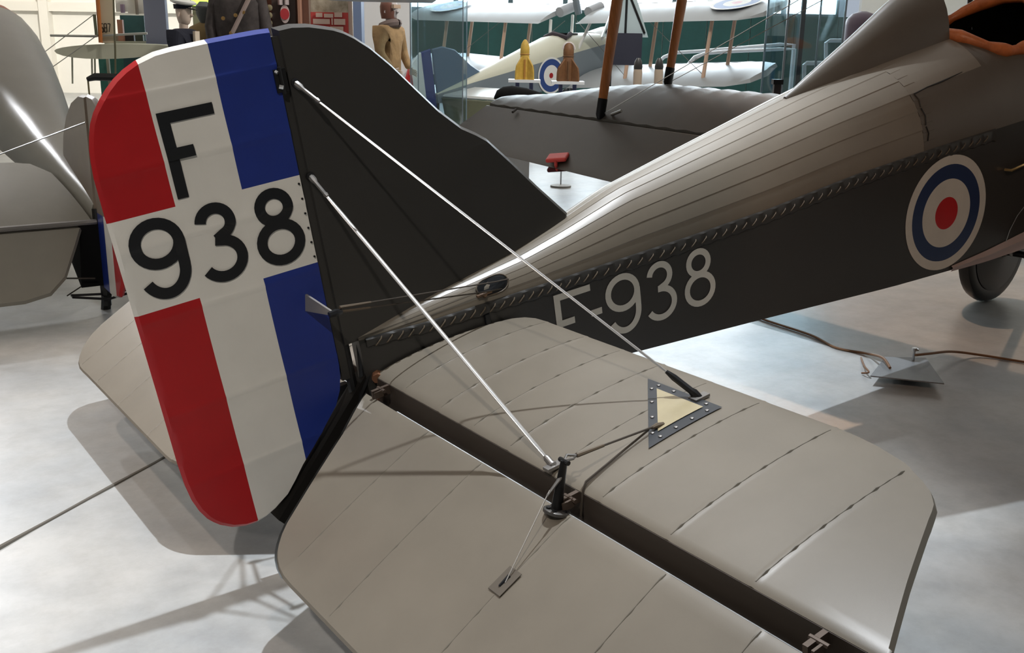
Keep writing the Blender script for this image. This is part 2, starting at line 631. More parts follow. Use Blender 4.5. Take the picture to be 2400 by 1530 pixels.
deck_range(frange(0.06, 2.52, 0.06), lambda x: 0, lambda x: 2, 2 * NS)
deck_range(frange(2.52, CK0, 0.06), lambda x: .43, lambda x: 1.57, 2 * NS)
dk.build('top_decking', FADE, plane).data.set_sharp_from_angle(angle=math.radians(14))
PANEL = mat('cockpit_panel_dope', (0.105, 0.093, 0.077), 0.36, spec=0.55, noise=0.12, nscale=4, bump=0.04, bscale=900)
dk = MB()
deck_range(frange(2.52, CK0, 0.06), lambda x: 0, lambda x: .43, NS)
deck_range(frange(2.52, CK0, 0.06), lambda x: 1.57, lambda x: 2, NS)
xs = frange(CK0, CK1, 0.035)
deck_range(xs, lambda x: 0, srim, NS)
deck_range(xs, lambda x: 2 - srim(x), lambda x: 2, NS)
deck_range(frange(CK1, 5.2, 0.15), lambda x: 0, lambda x: 2, 2 * NS)
dk.build('cockpit_decking', PANEL, plane).data.set_sharp_from_angle(angle=math.radians(14))
# edge of the aft fabric sheet where the plywood cockpit panel begins
se = MB()
for a, b in ((.06, .16), (.17, .30), (.31, .42)):
    se.tube([deck_pt(2.54, a) + Vector((0, -.002, .001)), deck_pt(2.545, (a + b) / 2) + Vector((.004, -.002, .001)), deck_pt(2.54, b) + Vector((0, -.002, .001))], .0028, 5)
se.tube([deck_pt(2.54, .42) + Vector((0, -.002, .002)), deck_pt(2.62, .43) + Vector((0, -.002, .003)), deck_pt(2.71, .43) + Vector((0, -.002, .002)), deck_pt(2.84, .44) + Vector((0, -.002, .002))], [.003, .0025, .004, .0015], 5)
se.build('panel_seam', mat('seam_dark', (0.01, 0.009, 0.008), 0.6), plane)
# headrest fairing
RR = []
for x in frange(2.06, 2.96, 0.045):
    q = (x - 2.06) / 0.90
    hwid = 0.012 + 0.125 * q ** 0.85
    top = interp([(2.06, .372), (2.2, .425), (2.5, .535), (2.75, .635), (3.0, .715)], x)
    row = []
    for j in range(15):
        a = math.pi * j / 14
        y = -hwid * math.cos(a)
        z0 = zdeck(x, y) - .012
        row.append(Vector((x, y * (0.75 + .25 * abs(math.cos(a))), z0 + (top - z0) * math.sin(a) ** 0.85)))
    RR.append(row)
MB().rings(RR, close=False, caps=True).build('headrest_fairing', PANEL, plane)
# leather coaming round the cockpit
cp = []
for x in frange(CK0 + .004, CK1 - .004, 0.035):
    cp.append(Vector((x, -yrim(x), zdeck(x, yrim(x)) + .006)))
cp2 = [Vector((p.x, -p.y, p.z)) for p in reversed(cp)]
ring = cp + cp2 + [cp[0]]
MB().tube(ring, [0.026 + 0.006 * math.sin(i * 1.7) for i in range(len(ring))], 9, cap=False).build('cockpit_coaming', LEATH, plane)
MB().box((3.15, 0, -.05), (.06, .5, .55)).box((3.3, 0, -.25), (.32, .42, .05)).build('pilot_seat', mat('seat_dark', (.02, .017, .014), .7), plane)
# port and starboard footstep, handles
hd = MB()
hx = 3.05
sy = lambda x: -(hw(x) + .004)
hd.tube([(3.02, sy(3.02), -.115), (3.02, sy(3.02) - .03, -.115), (3.12, sy(3.12) - .03, -.108), (3.16, sy(3.16), -.105)], .006, 6)
hd.build('grab_handle', BRASS, plane)
fw_ = MB()
fw_.tube([(3.05, sy(3.05), -.46), (3.06, sy(3.06) - .01, -.40), (3.10, sy(3.1) - .015, -.34), (3.17, sy(3.17) - .01, -.30)], .0016, 5)
fw_.build('loose_wire', STEEL, plane)
# chafing strip of bright metal under the wing root
ms = MB()
RR = []
for i, x in enumerate(frange(2.70, 3.5, 0.05)):
    h = .02 + .06 * min(1, (x - 2.7) / .5)
    j = random.uniform(-.006, .006) if x > 2.8 else 0
    zl = interp(LOWR, x)
    RR.append([Vector((x, sy(x), zl + h)), Vector((x, sy(x) - .008 + j, zl + h * .6)), Vector((x, sy(x) - .004 - j, zl + h * .3)), Vector((x, sy(x) + .002, zl - .006))])
ms.rings(RR, close=False, caps=False).build('root_fillet', mat('pinkish_tape', (0.40, 0.31, 0.29), 0.3, 0.3), plane)
# laced strip along the top longeron
for sg in (1, -1):
    RR = []
    xs = frange(0.08, 2.95, 0.0225)
    for i, x in enumerate(xs):
        zt = interp(LONG, x)
        wv = .0035 * math.sin(i * math.pi / 1.5)
        hh = .024 + .022 * min(1, x / 1.2)
        y = -sg * (hw(x) + .0015)
        RR.append([Vector((x, y, zt + .004)), Vector((x, y - sg * (.006 + wv * .5), zt - .002)), Vector((x, y - sg * .005, zt - hh + wv)), Vector((x, y, zt - hh - .004 + wv))])
    ls = MB().rings(RR, close=False, caps=False).build('lacing_strip', FAB, plane)
    if sg == 1:
        lm = None
        xx = 0.12
        while xx < 2.9:
            zt = interp(LONG, xx)
            hh = .024 + .022 * min(1, xx / 1.2)
            if lm is None:
                t = MB().tube([(-.012, .002, -.012), (-.006, -.004, -.004), (.006, -.005, .006), (.013, .002, .013)], .0022, 5)
                o = t.build('lace', LACE, ls)
                lm = o.data
            else:
                o = bpy.data.objects.new('lace', lm)
                COL.objects.link(o)
                o.parent = ls
            o.location = (xx, -(hw(xx) + .0065), zt - hh * .55)
            xx += 0.047 if xx > .9 else 0.036

# ---- fin and rudder
C3 = .552 / 3
RUD = [(-.004, .972), (-.045, .974), (-.094, .974), (-.188, .973), (-.279, .970), (-.323, .966), (-.372, .953), (-.405, .938), (-.434, .920), (-.458, .900), (-.478, .880), (-.502, .851), (-.517, .825), (-.528, .795), (-.536, .765), (-.541, .735), (-.545, .694), (-.546, .592), (-.546, .45), (-.545, .329), (-.544, .103), (-.544, -.130), (-.541, -.201), (-.534, -.255), (-.522, -.297), (-.506, -.331), (-.492, -.350), (-.476, -.367), (-.443, -.391), (-.405, -.405), (-.372, -.409), (-.338, -.404), (-.305, -.392), (-.256, -.363), (-.222, -.327), (-.189, -.288), (-.147, -.247), (-.047, -.141), (-.024, -.095), (-.013, -.050), (-.009, -.011)]
RIBZ = [.70, .30, .02, -.20, .50, .88]


def rud_t(x, z):
    t = .030 * (1 - .78 * min(1, -x / .56))
    for zr in RIBZ:
        t += .0022 * math.exp(-((z - zr - .02 * x) / .007) ** 2)
    nb = min(abs(z - zr) for zr in RIBZ)
    t -= .003 * math.sin(min(1, nb / .11) * math.pi / 2) * min(1, -x / .1)
    return max(t, .004)


def rud_fn(x, z):
    t = rud_t(x, z)
    return (Vector((x, -t, z)), Vector((x, t, z)), Vector((x, 0, z)))


BZ0, BZ1 = .317, .575


def rud_mat(x, z):
    if BZ0 < z < BZ1:
        return 1
    return 2 if x > -C3 else (1 if x > -2 * C3 else 0)


cz = [z for zr in RIBZ for z in (zr - .016, zr - .006, zr + .002, zr + .010)] + [BZ0, BZ1] + frange(-.40, .96, .04)
rudder = plate('rudder', RUD, [-C3, -2 * C3] + frange(-.52, -.03, .035), sorted(cz), rud_fn, [RED, FABW, BLUE], plane, rud_mat, inset=.010)
FIN = [(.004, .972), (.054, .974), (.104, .967), (.14, .957), (.177, .946), (.208, .932), (.238, .913), (.285, .875), (.344, .814), (.415, .729), (.477, .656), (.55, .587), (.60, .556), (.638, .528), (.716, .441), (.813, .328), (.925, .204), (.90, .15), (.70, .11), (.30, .06), (.06, .03), (.004, .03)]


def fin_fn(x, z):
    t = .006 + .020 * (1 - max(0, x - .0) / 1.0)
    t += .0016 * math.exp(-((z - (.50 + .02 * x)) / .008) ** 2)
    return (Vector((x, -t, z)), Vector((x, t, z)), Vector((x, 0, z)))


plate('fin', FIN, frange(.05, .88, .06), sorted(frange(.08, .94, .05) + [.49, .5, .51, .52]), fin_fn, FAB, plane, inset=.010)


# ---- painted characters
def arc(cx, cz_, rx, rz, a0, a1, n=22):
    return [(cx + rx * math.cos(math.radians(a0 + (a1 - a0) * i / n)), cz_ + rz * math.sin(math.radians(a0 + (a1 - a0) * i / n))) for i in range(n + 1)]


def stroke(pts, wd, close=False):
    vs, fs = [], []
    if len(pts) == 2:
        pts = [tuple(Vector(pts[0]).lerp(Vector(pts[1]), i / 10)) for i in range(11)]
    k = len(pts)
    for i in range(k):
        p = Vector(pts[i])
        if close:
            t = Vector(pts[(i + 1) % (k - 1)]) - Vector(pts[(i - 1) % (k - 1)])
        else:
            t = Vector(pts[min(i + 1, k - 1)]) - Vector(pts[max(i - 1, 0)])
        t.normalize()
        n = Vector((-t.y, t.x))
        vs += [p + n * wd / 2, p - n * wd / 2]
    for i in range(k - 1):
        fs.append((2 * i, 2 * i + 1, 2 * i + 3, 2 * i + 2))
    return vs, fs


def glyph(ch, w):
    """strokes of a sign-painter's figure in a box .145 wide, .222 high"""
    h = w / 2
    if ch == '9':
        return [stroke(arc(.0725, .1525, .0725 - h, .0695 - h, 0, 360, 30), w, True),
                stroke([(.145 - h, .155), (.1455 - h, .11), (.145 - h, .083)] + arc(.073, .083, .072 - h, .083 - h, -12, -152), w)]
    if ch == '3':
        return [stroke(arc(.068, .168, .056 - h, .054 - h, 172, -68) + [(.062, .1215 - .001)], w),
                stroke([(.056, .1205)] + arc(.066, .066, .070 - h, .066 - h, 82, -152), w)]
    if ch == '8':
        return [stroke(arc(.072, .168, .056 - h, .054 - h, 0, 360, 28), w, True), stroke(arc(.072, .067, .071 - h, .067 - h, 0, 360, 28), w, True)]
    if ch == 'F':
        return [stroke([(h, 0), (h, .222)], w), stroke([(0, .222 - h), (.145, .222 - h)], w), stroke([(0, .115), (.072, .115)], w)]
    if ch == '-':
        return [stroke([(0, .115), (.044, .115)], w)]


def paint(name, ch, x0, z0, fn, m, parent, w=.0265, sz=1.0, off=.0006):
    g = MB()
    k = 0
    for vs, fs in glyph(ch, w / sz):
        k += 1
        g.add([fn(x0 + a * sz, z0 + b * sz, off * k) for a, b in [tuple(v) for v in vs]], fs)
    return g.build(name, m, parent, smooth=False, fix=False)


rfn = lambda x, z, o: Vector((x, -rud_t(x, z) - .0024 - o, z))
paint('letter', 'F', -.358, .592, rfn, INK, rudder, .030, 1.02)
paint('numeral', '9', -.513, .340, rfn, INK, rudder, .0305, 1.0)
paint('numeral', '3', -.346, .340, rfn, INK, rudder, .0305, 1.0)
paint('numeral', '8', -.182, .338, rfn, INK, rudder, .0305, 1.0)
NRM = Vector((-K, -1, 0)).normalized()
sfn = lambda x, z, o: Vector((x, -hw(x), z)) + NRM * (.0022 + o)
for ch, x0 in (('F', .744), ('-', .884), ('9', .946), ('3', 1.111), ('8', 1.281)):
    paint('letter' if ch == 'F' else ('dash' if ch == '-' else 'numeral'), ch, x0, -.2405, sfn, CREAM, body, .0235)
for r0, r1, m in ((.207, .2453, CREAM), (.146, .207, NAVY), (.069, .146, CREAM), (0, .069, RED)):
    g = MB()
    n = 64
    vs = []
    for j in range(n):
        a = 2 * math.pi * j / n
        for rr in (r0, r1):
            vs.append(sfn(2.662 + rr * math.cos(a), -.2202 + rr * math.sin(a), 0))
    if r0 > 0:
        g.add(vs, [(2 * j, 2 * j + 1, (2 * j + 3) % (2 * n), (2 * j + 2) % (2 * n)) for j in range(n)])
    else:
        g.add([vs[2 * j + 1] for j in range(n)], [tuple(range(n))])
    g.build('roundel_disc' if r0 == 0 else 'roundel_ring', m, body, smooth=False, fix=False)
# eyelets along the rudder's leading edge, white band
for i in range(6):
    z = .552 - i * .043
    MB().lathe([(.0032, -.001), (.0032, .002), (.0015, .002)], rfn(-.024, z, 0), 8, Matrix.Rotation(math.pi / 2, 3, 'X')).build('eyelet', BLK, rudder)
# black hinge opening near the top of the rudder
hg = MB()
hg.box((-.012, -.024, .836), (.034, .022, .062)).tube([(-.012, -.035, .80), (-.012, -.035, .872)], .006, 8)
hg.build('hinge_bracket', BLK, plane)
MB().tube([(-.024, -.034, .862), (-.020, -.040, .858)], .005, 6).build('hinge_pin', STEEL, plane)
MB().tube([(-.022, -.034, .822), (-.012, -.038, .818)], .006, 6).build('hinge_pin', STEEL, plane)

# ---- tailplane and elevators
XH, ZH, SB = .0859, -.0858, .0506
RIBT = [.21, .405, .57, .738, .915, 1.097, 1.315, 1.546]
RAMP = {.21: .6, .405: .8, .57: .35, .738: .9, .915: .35, 1.097: .85, 1.315: .95, 1.546: 1.0}


def ribs(y, tab, amp, x=0.0):
    y = abs(y)
    h = 0.0
    for r_ in tab:
        a = amp.get(r_, 1)
        kn = 1.0 + .9 * math.cos(x * 2 * math.pi / .086) ** 8
        h += a * .0013 * kn * math.exp(-((y - r_) / .0055) ** 2)
        if 0 < y - r_ < .12:                         # fabric stands a little lower on the outboard side
            h -= a * .0007 * (1 - (y - r_) / .12)
    return h


def tp_z(x, y):
    xi = (x - XH) / .565
    return ZH + SB * (x - XH) + .033 * math.sin(math.pi * min(1, max(0, xi)) ** .95) ** .6 * (1 - .45 * min(1, abs(y) / 1.7)) + ribs(y, RIBT, RAMP, x)


def tp_fn(x, y):
    zt = tp_z(x, y)
    xi = (x - XH) / .565
    th = .062 * (1 - .35 * max(0, xi)) + .02
    ed = max(0, abs(y) - 1.2) / .6
    th *= 1 - .35 * ed
    return (Vector((x, y, zt)), Vector((x, y, zt - th)), Vector((x, y, zt - .018 if xi > .05 else zt - .002)))


TPO = [(.086, .034), (.30, .060), (.50, .084), (.575, .098), (.615, .118), (.638, .15), (.645, .20), (.648, .6), (.654, 1.0), (.655, 1.333), (.650, 1.38), (.638, 1.442), (.612, 1.529), (.594, 1.56), (.570, 1.60), (.543, 1.637), (.506, 1.668), (.480, 1.68), (.454, 1.690), (.267, 1.768), (.115, 1.836), (.086, 1.846)]
ycut = sorted([r_ + d_ for r_ in RIBT for d_ in (-.016, -.007, 0, .007, .016, .06, .12)])
RIBE = [.44, .70, 1.06, 1.37, 1.62]
RAME = {.44: .6, .70: .6, 1.06: .6, 1.37: .8, 1.62: .9}
XE, ZE, SE = .038, -.1065, .4333


def el_z(x, y):
    return ZE - SE * (XE - x) + .006 * math.sin(math.pi * min(1, max(0, (XE - x) / .51))) + ribs(y, RIBE, RAME, x) - .008 * max(0, 1 - (XE - x) / .02)


def el_fn(x, y):
    q = min(1, max(0, (XE - x) / .51))
    zt = el_z(x, y)
    th = .052 * (1 - q) + .010
    nx, nz = -SE * .92, .92                         # unit normal of the drooped elevator, roughly
    return (Vector((x, y, zt)), Vector((x + .40 * th, y, zt - .92 * th)), Vector((x + .40 * th * .5, y, zt - .92 * th * .5)))


ELO = [(.038, .058), (-.03, .098), (-.109, .152), (-.25, .222), (-.376, .286), (-.403, .306), (-.424, .328), (-.440, .350), (-.452, .374), (-.463, .408), (-.470, .45), (-.472, .50), (-.472, 1.50), (-.473, 1.56), (-.472, 1.616), (-.462, 1.675), (-.445, 1.72), (-.423, 1.758), (-.39, 1.797), (-.352, 1.826), (-.297, 1.843), (-.164, 1.85), (.038, 1.852)]
ecut = sorted([r_ + d_ for r_ in RIBE for d_ in (-.016, -.007, 0, .007, .016, .06, .12)])
TPs = {}
for sg, nm in ((-1, 'stb'), (1, 'port')):
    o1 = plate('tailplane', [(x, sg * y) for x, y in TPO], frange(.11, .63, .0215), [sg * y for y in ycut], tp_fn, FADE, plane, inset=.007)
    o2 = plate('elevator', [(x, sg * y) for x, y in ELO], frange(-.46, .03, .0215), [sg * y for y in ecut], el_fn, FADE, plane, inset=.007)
    TPs[nm] = (o1, o2)
# raised stitching over the ribs, and the dark end ribs of the elevators
RST = mat('rib_stitching', (0.132, 0.118, 0.095), 0.36, spec=0.6)
for nm, sg in (('stb', -1), ('port', 1)):
    for k, (tab, zf, xa, xb) in enumerate(((RIBT, tp_z, XH + .012, .625), (RIBE, el_z, -.455, XE - .012))):
        for r_ in tab:
            xs = frange(xa, xb if k else xb - max(0, r_ - 1.4) * .35, .0145)
            rows = []
            for i, x in enumerate(xs):
                h = (.0030 if k == 0 else .0014) if i % 6 == 2 else .0004
                w_ = .0040 if i % 6 == 2 else .0020
                z = zf(x, r_)
                y = sg * r_
                rows.append([Vector((x, y - w_, z - .0015)), Vector((x, y - w_ * .4, z + h)), Vector((x, y + w_ * .4, z + h)), Vector((x, y + w_, z - .0015))])
            if k and r_ < .5:
                rows = rows[3:]
            MB().rings(rows, close=False, caps=False).build('rib_stitching', RST, TPs[nm][k], smooth=True)
    rows = []
    for x, y in ELO[:11]:
        z = el_z(x, y)
        q_ = min(1, max(0, (XE - x) / .51))
        th = .056 * (1 - q_) + .014
        rows.append([Vector((x - .001, sg * (y - .004), z - .003)), Vector((x + .40 * th, sg * (y - .006), z - .92 * th))])
    MB().rings(rows, close=False, caps=False).build('end_rib', FAB, TPs[nm][1], smooth=True)
# elevator torque tube, hinges
for sg in (-1, 1):
    SPB = mat('spar_brown', (.05, .038, .03), .55)
    MB().quadbox([(.0845, sg * .04, ZH - .003), (.0845, sg * 1.84, ZH - .003), (.0845, sg * 1.83, ZH - .085), (.0845, sg * .04, ZH - .085)], (.006, 0, 0)).build('rear_spar', SPB, plane, smooth=False)
    MB().tube([(.058, sg * .05, -.165), (.058, sg * 1.82, -.165)], .014, 8).build('elevator_spar_tube', SPB, plane)
    for yy in (.12, 1.02, 1.72):
        hb = MB()
        hb.box((.058, sg * yy, -.103), (.062, .012, .028)).box((.040, sg * (yy + .018), -.099), (.03, .006, .02)).tube([(.055, sg * (yy - .012), -.092), (.055, sg * (yy + .03), -.092)], .006, 7)
        hb.build('elevator_hinge', mat('hinge_brown', (.09, .065, .05), .5, .4), plane)
# triangular inspection window, starboard
stp = TPs['stb'][0]
T3 = [Vector((.535, -.786)), Vector((.540, -1.052)), Vector((.284, -1.054))]
ctr = sum(T3, Vector((0, 0))) / 3


def tri(scale, off, m, name, thick):
    pts = [ctr + (p - ctr) * scale for p in T3]
    N = 10
    vs, ix = [], {}
    for i in range(N + 1):
        for j in range(N + 1 - i):
            p = (pts[0] * (N - i - j) + pts[1] * i + pts[2] * j) / N
            ix[i, j] = len(vs)
            vs.append((p.x, p.y, tp_z(p.x, p.y) + off))
    fs = []
    for i in range(N):
        for j in range(N - i):
            fs.append((ix[i, j], ix[i + 1, j], ix[i, j + 1]))
            if i + j < N - 1:
                fs.append((ix[i + 1, j], ix[i + 1, j + 1], ix[i, j + 1]))
    return MB().add(vs, fs).build(name, m, stp, smooth=True)


fr = tri(1.0, .0035, mat('dark_zinc', (0.055, 0.06, 0.068), 0.38, 0.5), 'window_surround', .002)
tri(.62, .006, CELL, 'celluloid_pane', .002)
for a in range(3):
    for f in (.12, .37, .63, .88):
        p = (T3[a] * (1 - f) + T3[(a + 1) % 3] * f)
        p = ctr + (p - ctr) * .84
        MB().lathe([(.0055, 0), (.005, .002), (.002, .003)], (p.x, p.y, tp_z(p.x, p.y) + .004), 8).build('screw', DULL, stp)
# elevator horn with base plate
for sg, full in ((-1, True), (1, False)):
    nrm = Vector((.40, 0, .92))
    bx, by = -.006, sg * 1.022
    bc = Vector((bx + .022, by, el_z(bx + .022, by) + .004))
    hp = MB()
    Mn = Vector((0, 0, 1)).rotation_difference(nrm).to_matrix()
    hp.lathe([(.031, -.004), (.031, .003), (.028, .005)], bc, 24, Mn)
    hp.build('horn_plate', mat('plate_dark', (.10, .095, .09), .4, .6), plane)
    for a in (20, 75, 160, 215, 300):
        q = bc + Mn @ Vector((.021 * math.cos(math.radians(a)), .021 * math.sin(math.radians(a)), .004))
        MB().lathe([(.006, 0), (.006, .005), (.003, .006)], q, 6, Mn).build('bolt', BLK, plane)
    top = Vector((.058, sg * 1.020, .004))
    hn = MB()
    hn.tube([bc, bc.lerp(top, .5), top], [.017, .0135, .010], 10, flat=(1.0, .55, Vector((1, 0, 0))))
    hn.tube([top + Vector((0, -.016, -.002)), top + Vector((0, .016, -.002))], .006, 8)
    hn.build('elevator_horn', BLK, plane)
    # cable forward to the fairlead in the inspection window
    e0 = Vector((.095, sg * 1.020, .001))
    hole = Vector((.362, sg * 1.004, tp_z(.362, 1.004) + .010))
    sk = MB()
    sk.tube([top, top + Vector((.018, -.012, .002)), e0, top + Vector((.018, .012, .002)), top], .0035, 6)
    sk.build('shackle', DULL, plane)
    MB().tube([e0, e0.lerp(hole, .32)], [.0055, .004], 7).build('cable_splice', LACE, plane)
    MB().tube([e0.lerp(hole, .3), hole], .0028, 6).build('control_cable', CABLE, plane)
    MB().tube([hole + Vector((.02, 0, -.004)), hole, hole - Vector((.02, 0, -.001))], [.005, .007, .004], 7).build('fairlead', LACE, plane)
    MB().tube([hole - Vector((.03, 0, 0)), (.10, sg * 1.035, -.066), (.086, sg * 1.040, -.080), (.070, sg * 1.042, -.14)], .0028, 6).build('control_cable', CABLE, plane)
    # wire aft from the horn to the reinforced patch in the elevator
    pc = Vector((-.172, sg * 1.063, el_z(-.172, 1.063) + .004))
    MB().tube([top - Vector((.004, 0, .03)), top.lerp(pc, .30)], [.005, .003], 7).build('turnbuckle', DULL, plane)
    MB().tube([top.lerp(pc, .25), pc], .0016, 5).build('control_wire', STEEL, plane)
    pt = MB()
    ax = Vector((1, sg * .05, SE)).normalized()
    ay = Vector((0, 1, 0))
    c0 = Vector((-.170, sg * 1.058, el_z(-.170, 1.058) + .0018))
    pt.quadbox([c0 - ax * .034 - ay * .022, c0 + ax * .034 - ay * .022, c0 + ax * .034 + ay * .022, c0 - ax * .034 + ay * .022], nrm * .002)
    pt.build('fabric_patch', mat('patch_fabric', (0.10, 0.085, 0.068), 0.45), plane, smooth=False)
    MB().tube([c0 - ax * .018 + nrm * .003, c0 + ax * .014 + nrm * .003], [.003, .005], 6).build('wire_slot', INK, plane)
# bracing wires of the tail, streamlined section, with their clevises
for sg in (-1, 1):
    for F, A, th in (((.029, .024, .822), (.541, .975, -.042), .0046), ((.017, .024, .563), (.098, .918, -.070), .0064)):
        F = Vector((F[0], sg * F[1], F[2]))
        A = Vector((A[0], sg * A[1], A[2]))
        dv = (A - F).normalized()
        L = (A - F).length
        MB().tube([F + dv * .07, F + dv * .16, F + dv * (L - (.16 if th < .005 else .07)), F + dv * (L - (.10 if th < .005 else .028))], [th * .7, th, th, th * .7], 8, flat=(1.0, .45, Vector((1, 0, 0)))).build('bracing_wire', STEEL, plane)
        MB().tube([F, F + dv * .02, F + dv * .03, F + dv * .075, F + dv * .08, F + dv * .09], [.010, .010, .006, .0055, .0075, .0055], 8).build('wire_end', DULL, plane)
        MB().lathe([(.013, -.004), (.013, .006), (.006, .009)], F, 8, Matrix.Rotation(math.pi / 2 * -sg, 3, 'X')).build('fin_lug', BLK, plane)
        MB().tube([A - dv * .11, A - dv * .085, A - dv * .03, A - dv * .02, A + dv * .004] if th < .005 else [A - dv * .035, A - dv * .028, A - dv * .012, A - dv * .006, A + dv * .004], [.005, .009, .009, .012, .008], 8).build('wire_socket', BLK if th < .005 else DULL, plane)
        MB().box(A + Vector((0, 0, .002)), (.05, .022, .008)).build('anchor_plate', DULL, plane, smooth=False)
# rudder control horn, its cables and the slot they enter
for sg in (-1, 1):
    tip = Vector((-.055, sg * .145, .195))
    hn = MB()
    a, b, c = Vector((-.075, sg * .022, .235)), Vector((-.085, sg * .022, .185)), tip
    hn.quadbox([a, b, c + Vector((0, 0, -.006)), c + Vector((0, 0, .006))], Vector((.006, 0, 0)))
    hn.build('rudder_horn', mat('bare_alloy', (.33, .31, .29), .35, .6), plane, smooth=False)
    MB().tube([tip + Vector((-.01, 0, 0)), tip + Vector((.012, 0, 0)), tip + Vector((.03, -sg * .004, -.004))], [.009, .011, .008], 7).build('shackle', BLK, plane)
    sl = Vector((.53, sg * .083, .078))
    for dz, dt in ((.012, .02), (-.012, -.006)):
        e = sl + Vector((dz * 1.2, 0, dz))
        s0 = tip + Vector((.028, -sg * .004, dt * .5))
        MB().tube([s0, s0.lerp(e, .18)], [.0048, .0034], 6).build('cable_splice', LACE, plane)
        MB().tube([s0.lerp(e, .16), e, e + Vector((.05, -sg * .0, -.006))], .0023, 6).build('control_cable', CABLE, plane)
    # raised slot surround and dark slot
    pts = []
    for j in range(20):
        a = 2 * math.pi * j / 20
        ex = .535 + .058 * math.copysign(abs(math.cos(a)) ** .7, math.cos(a))
        ez = .5 + .5 * math.sin(a)
        pts.append((ex, ez))
    dk_ = [deck_pt(x, .12 + .42 * z_) for x, z_ in pts]
    vs = [Vector((p.x, p.y * (-sg) * 1, p.z)) for p in dk_] if sg == 1 else dk_
    n_ = Vector((0, sg * .8, .6))
    MB().add([v + n_ * .003 for v in vs], [tuple(range(20))]).build('cable_slot', INK, plane, smooth=False)
    MB().tube([v + n_ * .003 for v in vs] + [vs[0] + n_ * .003], .0022, 5, cap=False).build('slot_rim', LACE, plane)
    MB().box(vs[13] + n_ * .006 + Vector((.0, 0, .005)), (.055, .012, .006)).tube([vs[13] + n_ * .004, vs[13] + n_ * .012], .008, 8).build('pulley_bracket', mat('brown_wood', (.12, .07, .04), .5), plane)
MB().box((.49, -(hw(.49) + .008), -.03), (.018, .01, .05)).build('longeron_clip', INK, plane)
# sternpost, tail skid and its gear behind the rudder
sp = MB()
sp.tube([(.022, 0, .95), (.022, 0, -.27)], .016, 8)
sp.build('sternpost', BLK, plane)
sk = MB()
sk.tube([(.075, 0, .02), (.052, -.006, -.16), (.06, 0, -.24)], [.016, .015, .018], 8)
sk.tube([(.05, -.035, -.16), (.05, .05, -.16)], .016, 8)
sk.tube([(.03, -.03, -.21), (.08, .03, -.21)], .02, 8)
sk.tube([(.09, -.02, -.06), (.03, -.03, -.13), (.0, -.02, -.22)], .008, 6)
sk.build('skid_bracket', BLK, plane)
cs = MB()
cs.tube([(.02 + .024 * math.cos(a * .8) - .0011 * a, .024 * math.sin(a * .8), -.20 - .0032 * a) for a in range(52)], .006, 6)
cs.build('skid_spring', BLK, plane)
MB().tube([(.09, -.03, -.155), (.06, -.03, -.185), (.03, -.028, -.20), (.0, -.02, -.215)], .011, 7).tube([(.09, .03, -.155), (.02, .03, -.205)], .011, 7).build('skid_arm', mat('rusty_steel', (.10, .05, .03), .6, .3), plane)
MB().quadbox([(-.315, -.035, -.415), (.06, -.028, -.075), (.06, .028, -.075), (-.315, .035, -.415)], (.05, 0, -.07)).build('tail_skid', mat('skid_wood', (.010, .009, .008), .9, spec=.1), plane, smooth=False)
MB().tube([(.10, -.02, -.085), (.085, -.052, -.090)], .017, 7).build('spar_end', mat('spar_end_wood', (.16, .07, .035), .5), plane)
MB().box((.0, 0, .44), (.026, .036, 1.02)).build('hinge_fairing', FAB, plane, smooth=False)

# ---- wings
def wing(name, sgn, out, fn, rb, cx, parent=plane, m=WINGF):
    cy = sorted([sgn * y for r_ in rb for y in (r_, r_ + .095)])
    return plate(name, [(x, sgn * y) for x, y in out], cx, cy, fn, m, parent, inset=.014)


def aerofoil(x0, x1, zf, camber, rb, dx=0.0, sag=.012, pw=1.7, tipk=False):
    def fn(x, y):
        ya = abs(y)
        u = min(1, max(0, (x - x0) / (x1 - x0)))
        top = camber * (math.sin(math.pi * u ** pw) ** .85)
        nb = min(abs(ya - r_) for r_ in rb) / .095
        top -= sag * min(1, nb) * math.sin(math.pi * u) ** .5 * (.4 + u)
        if tipk:
            e_ = min(1, max(0, (x - 3.7) / .5))
            top *= 1 - e_ * interp([(3.1, 0), (3.7, .28), (4.2, .62), (4.55, .85)], ya)
        z = zf(x, ya)
        return (Vector((x + dx, y, z + top)), Vector((x + dx, y, z - .02)), Vector((x + dx, y, z + top * .35 - .004)))
    return fn


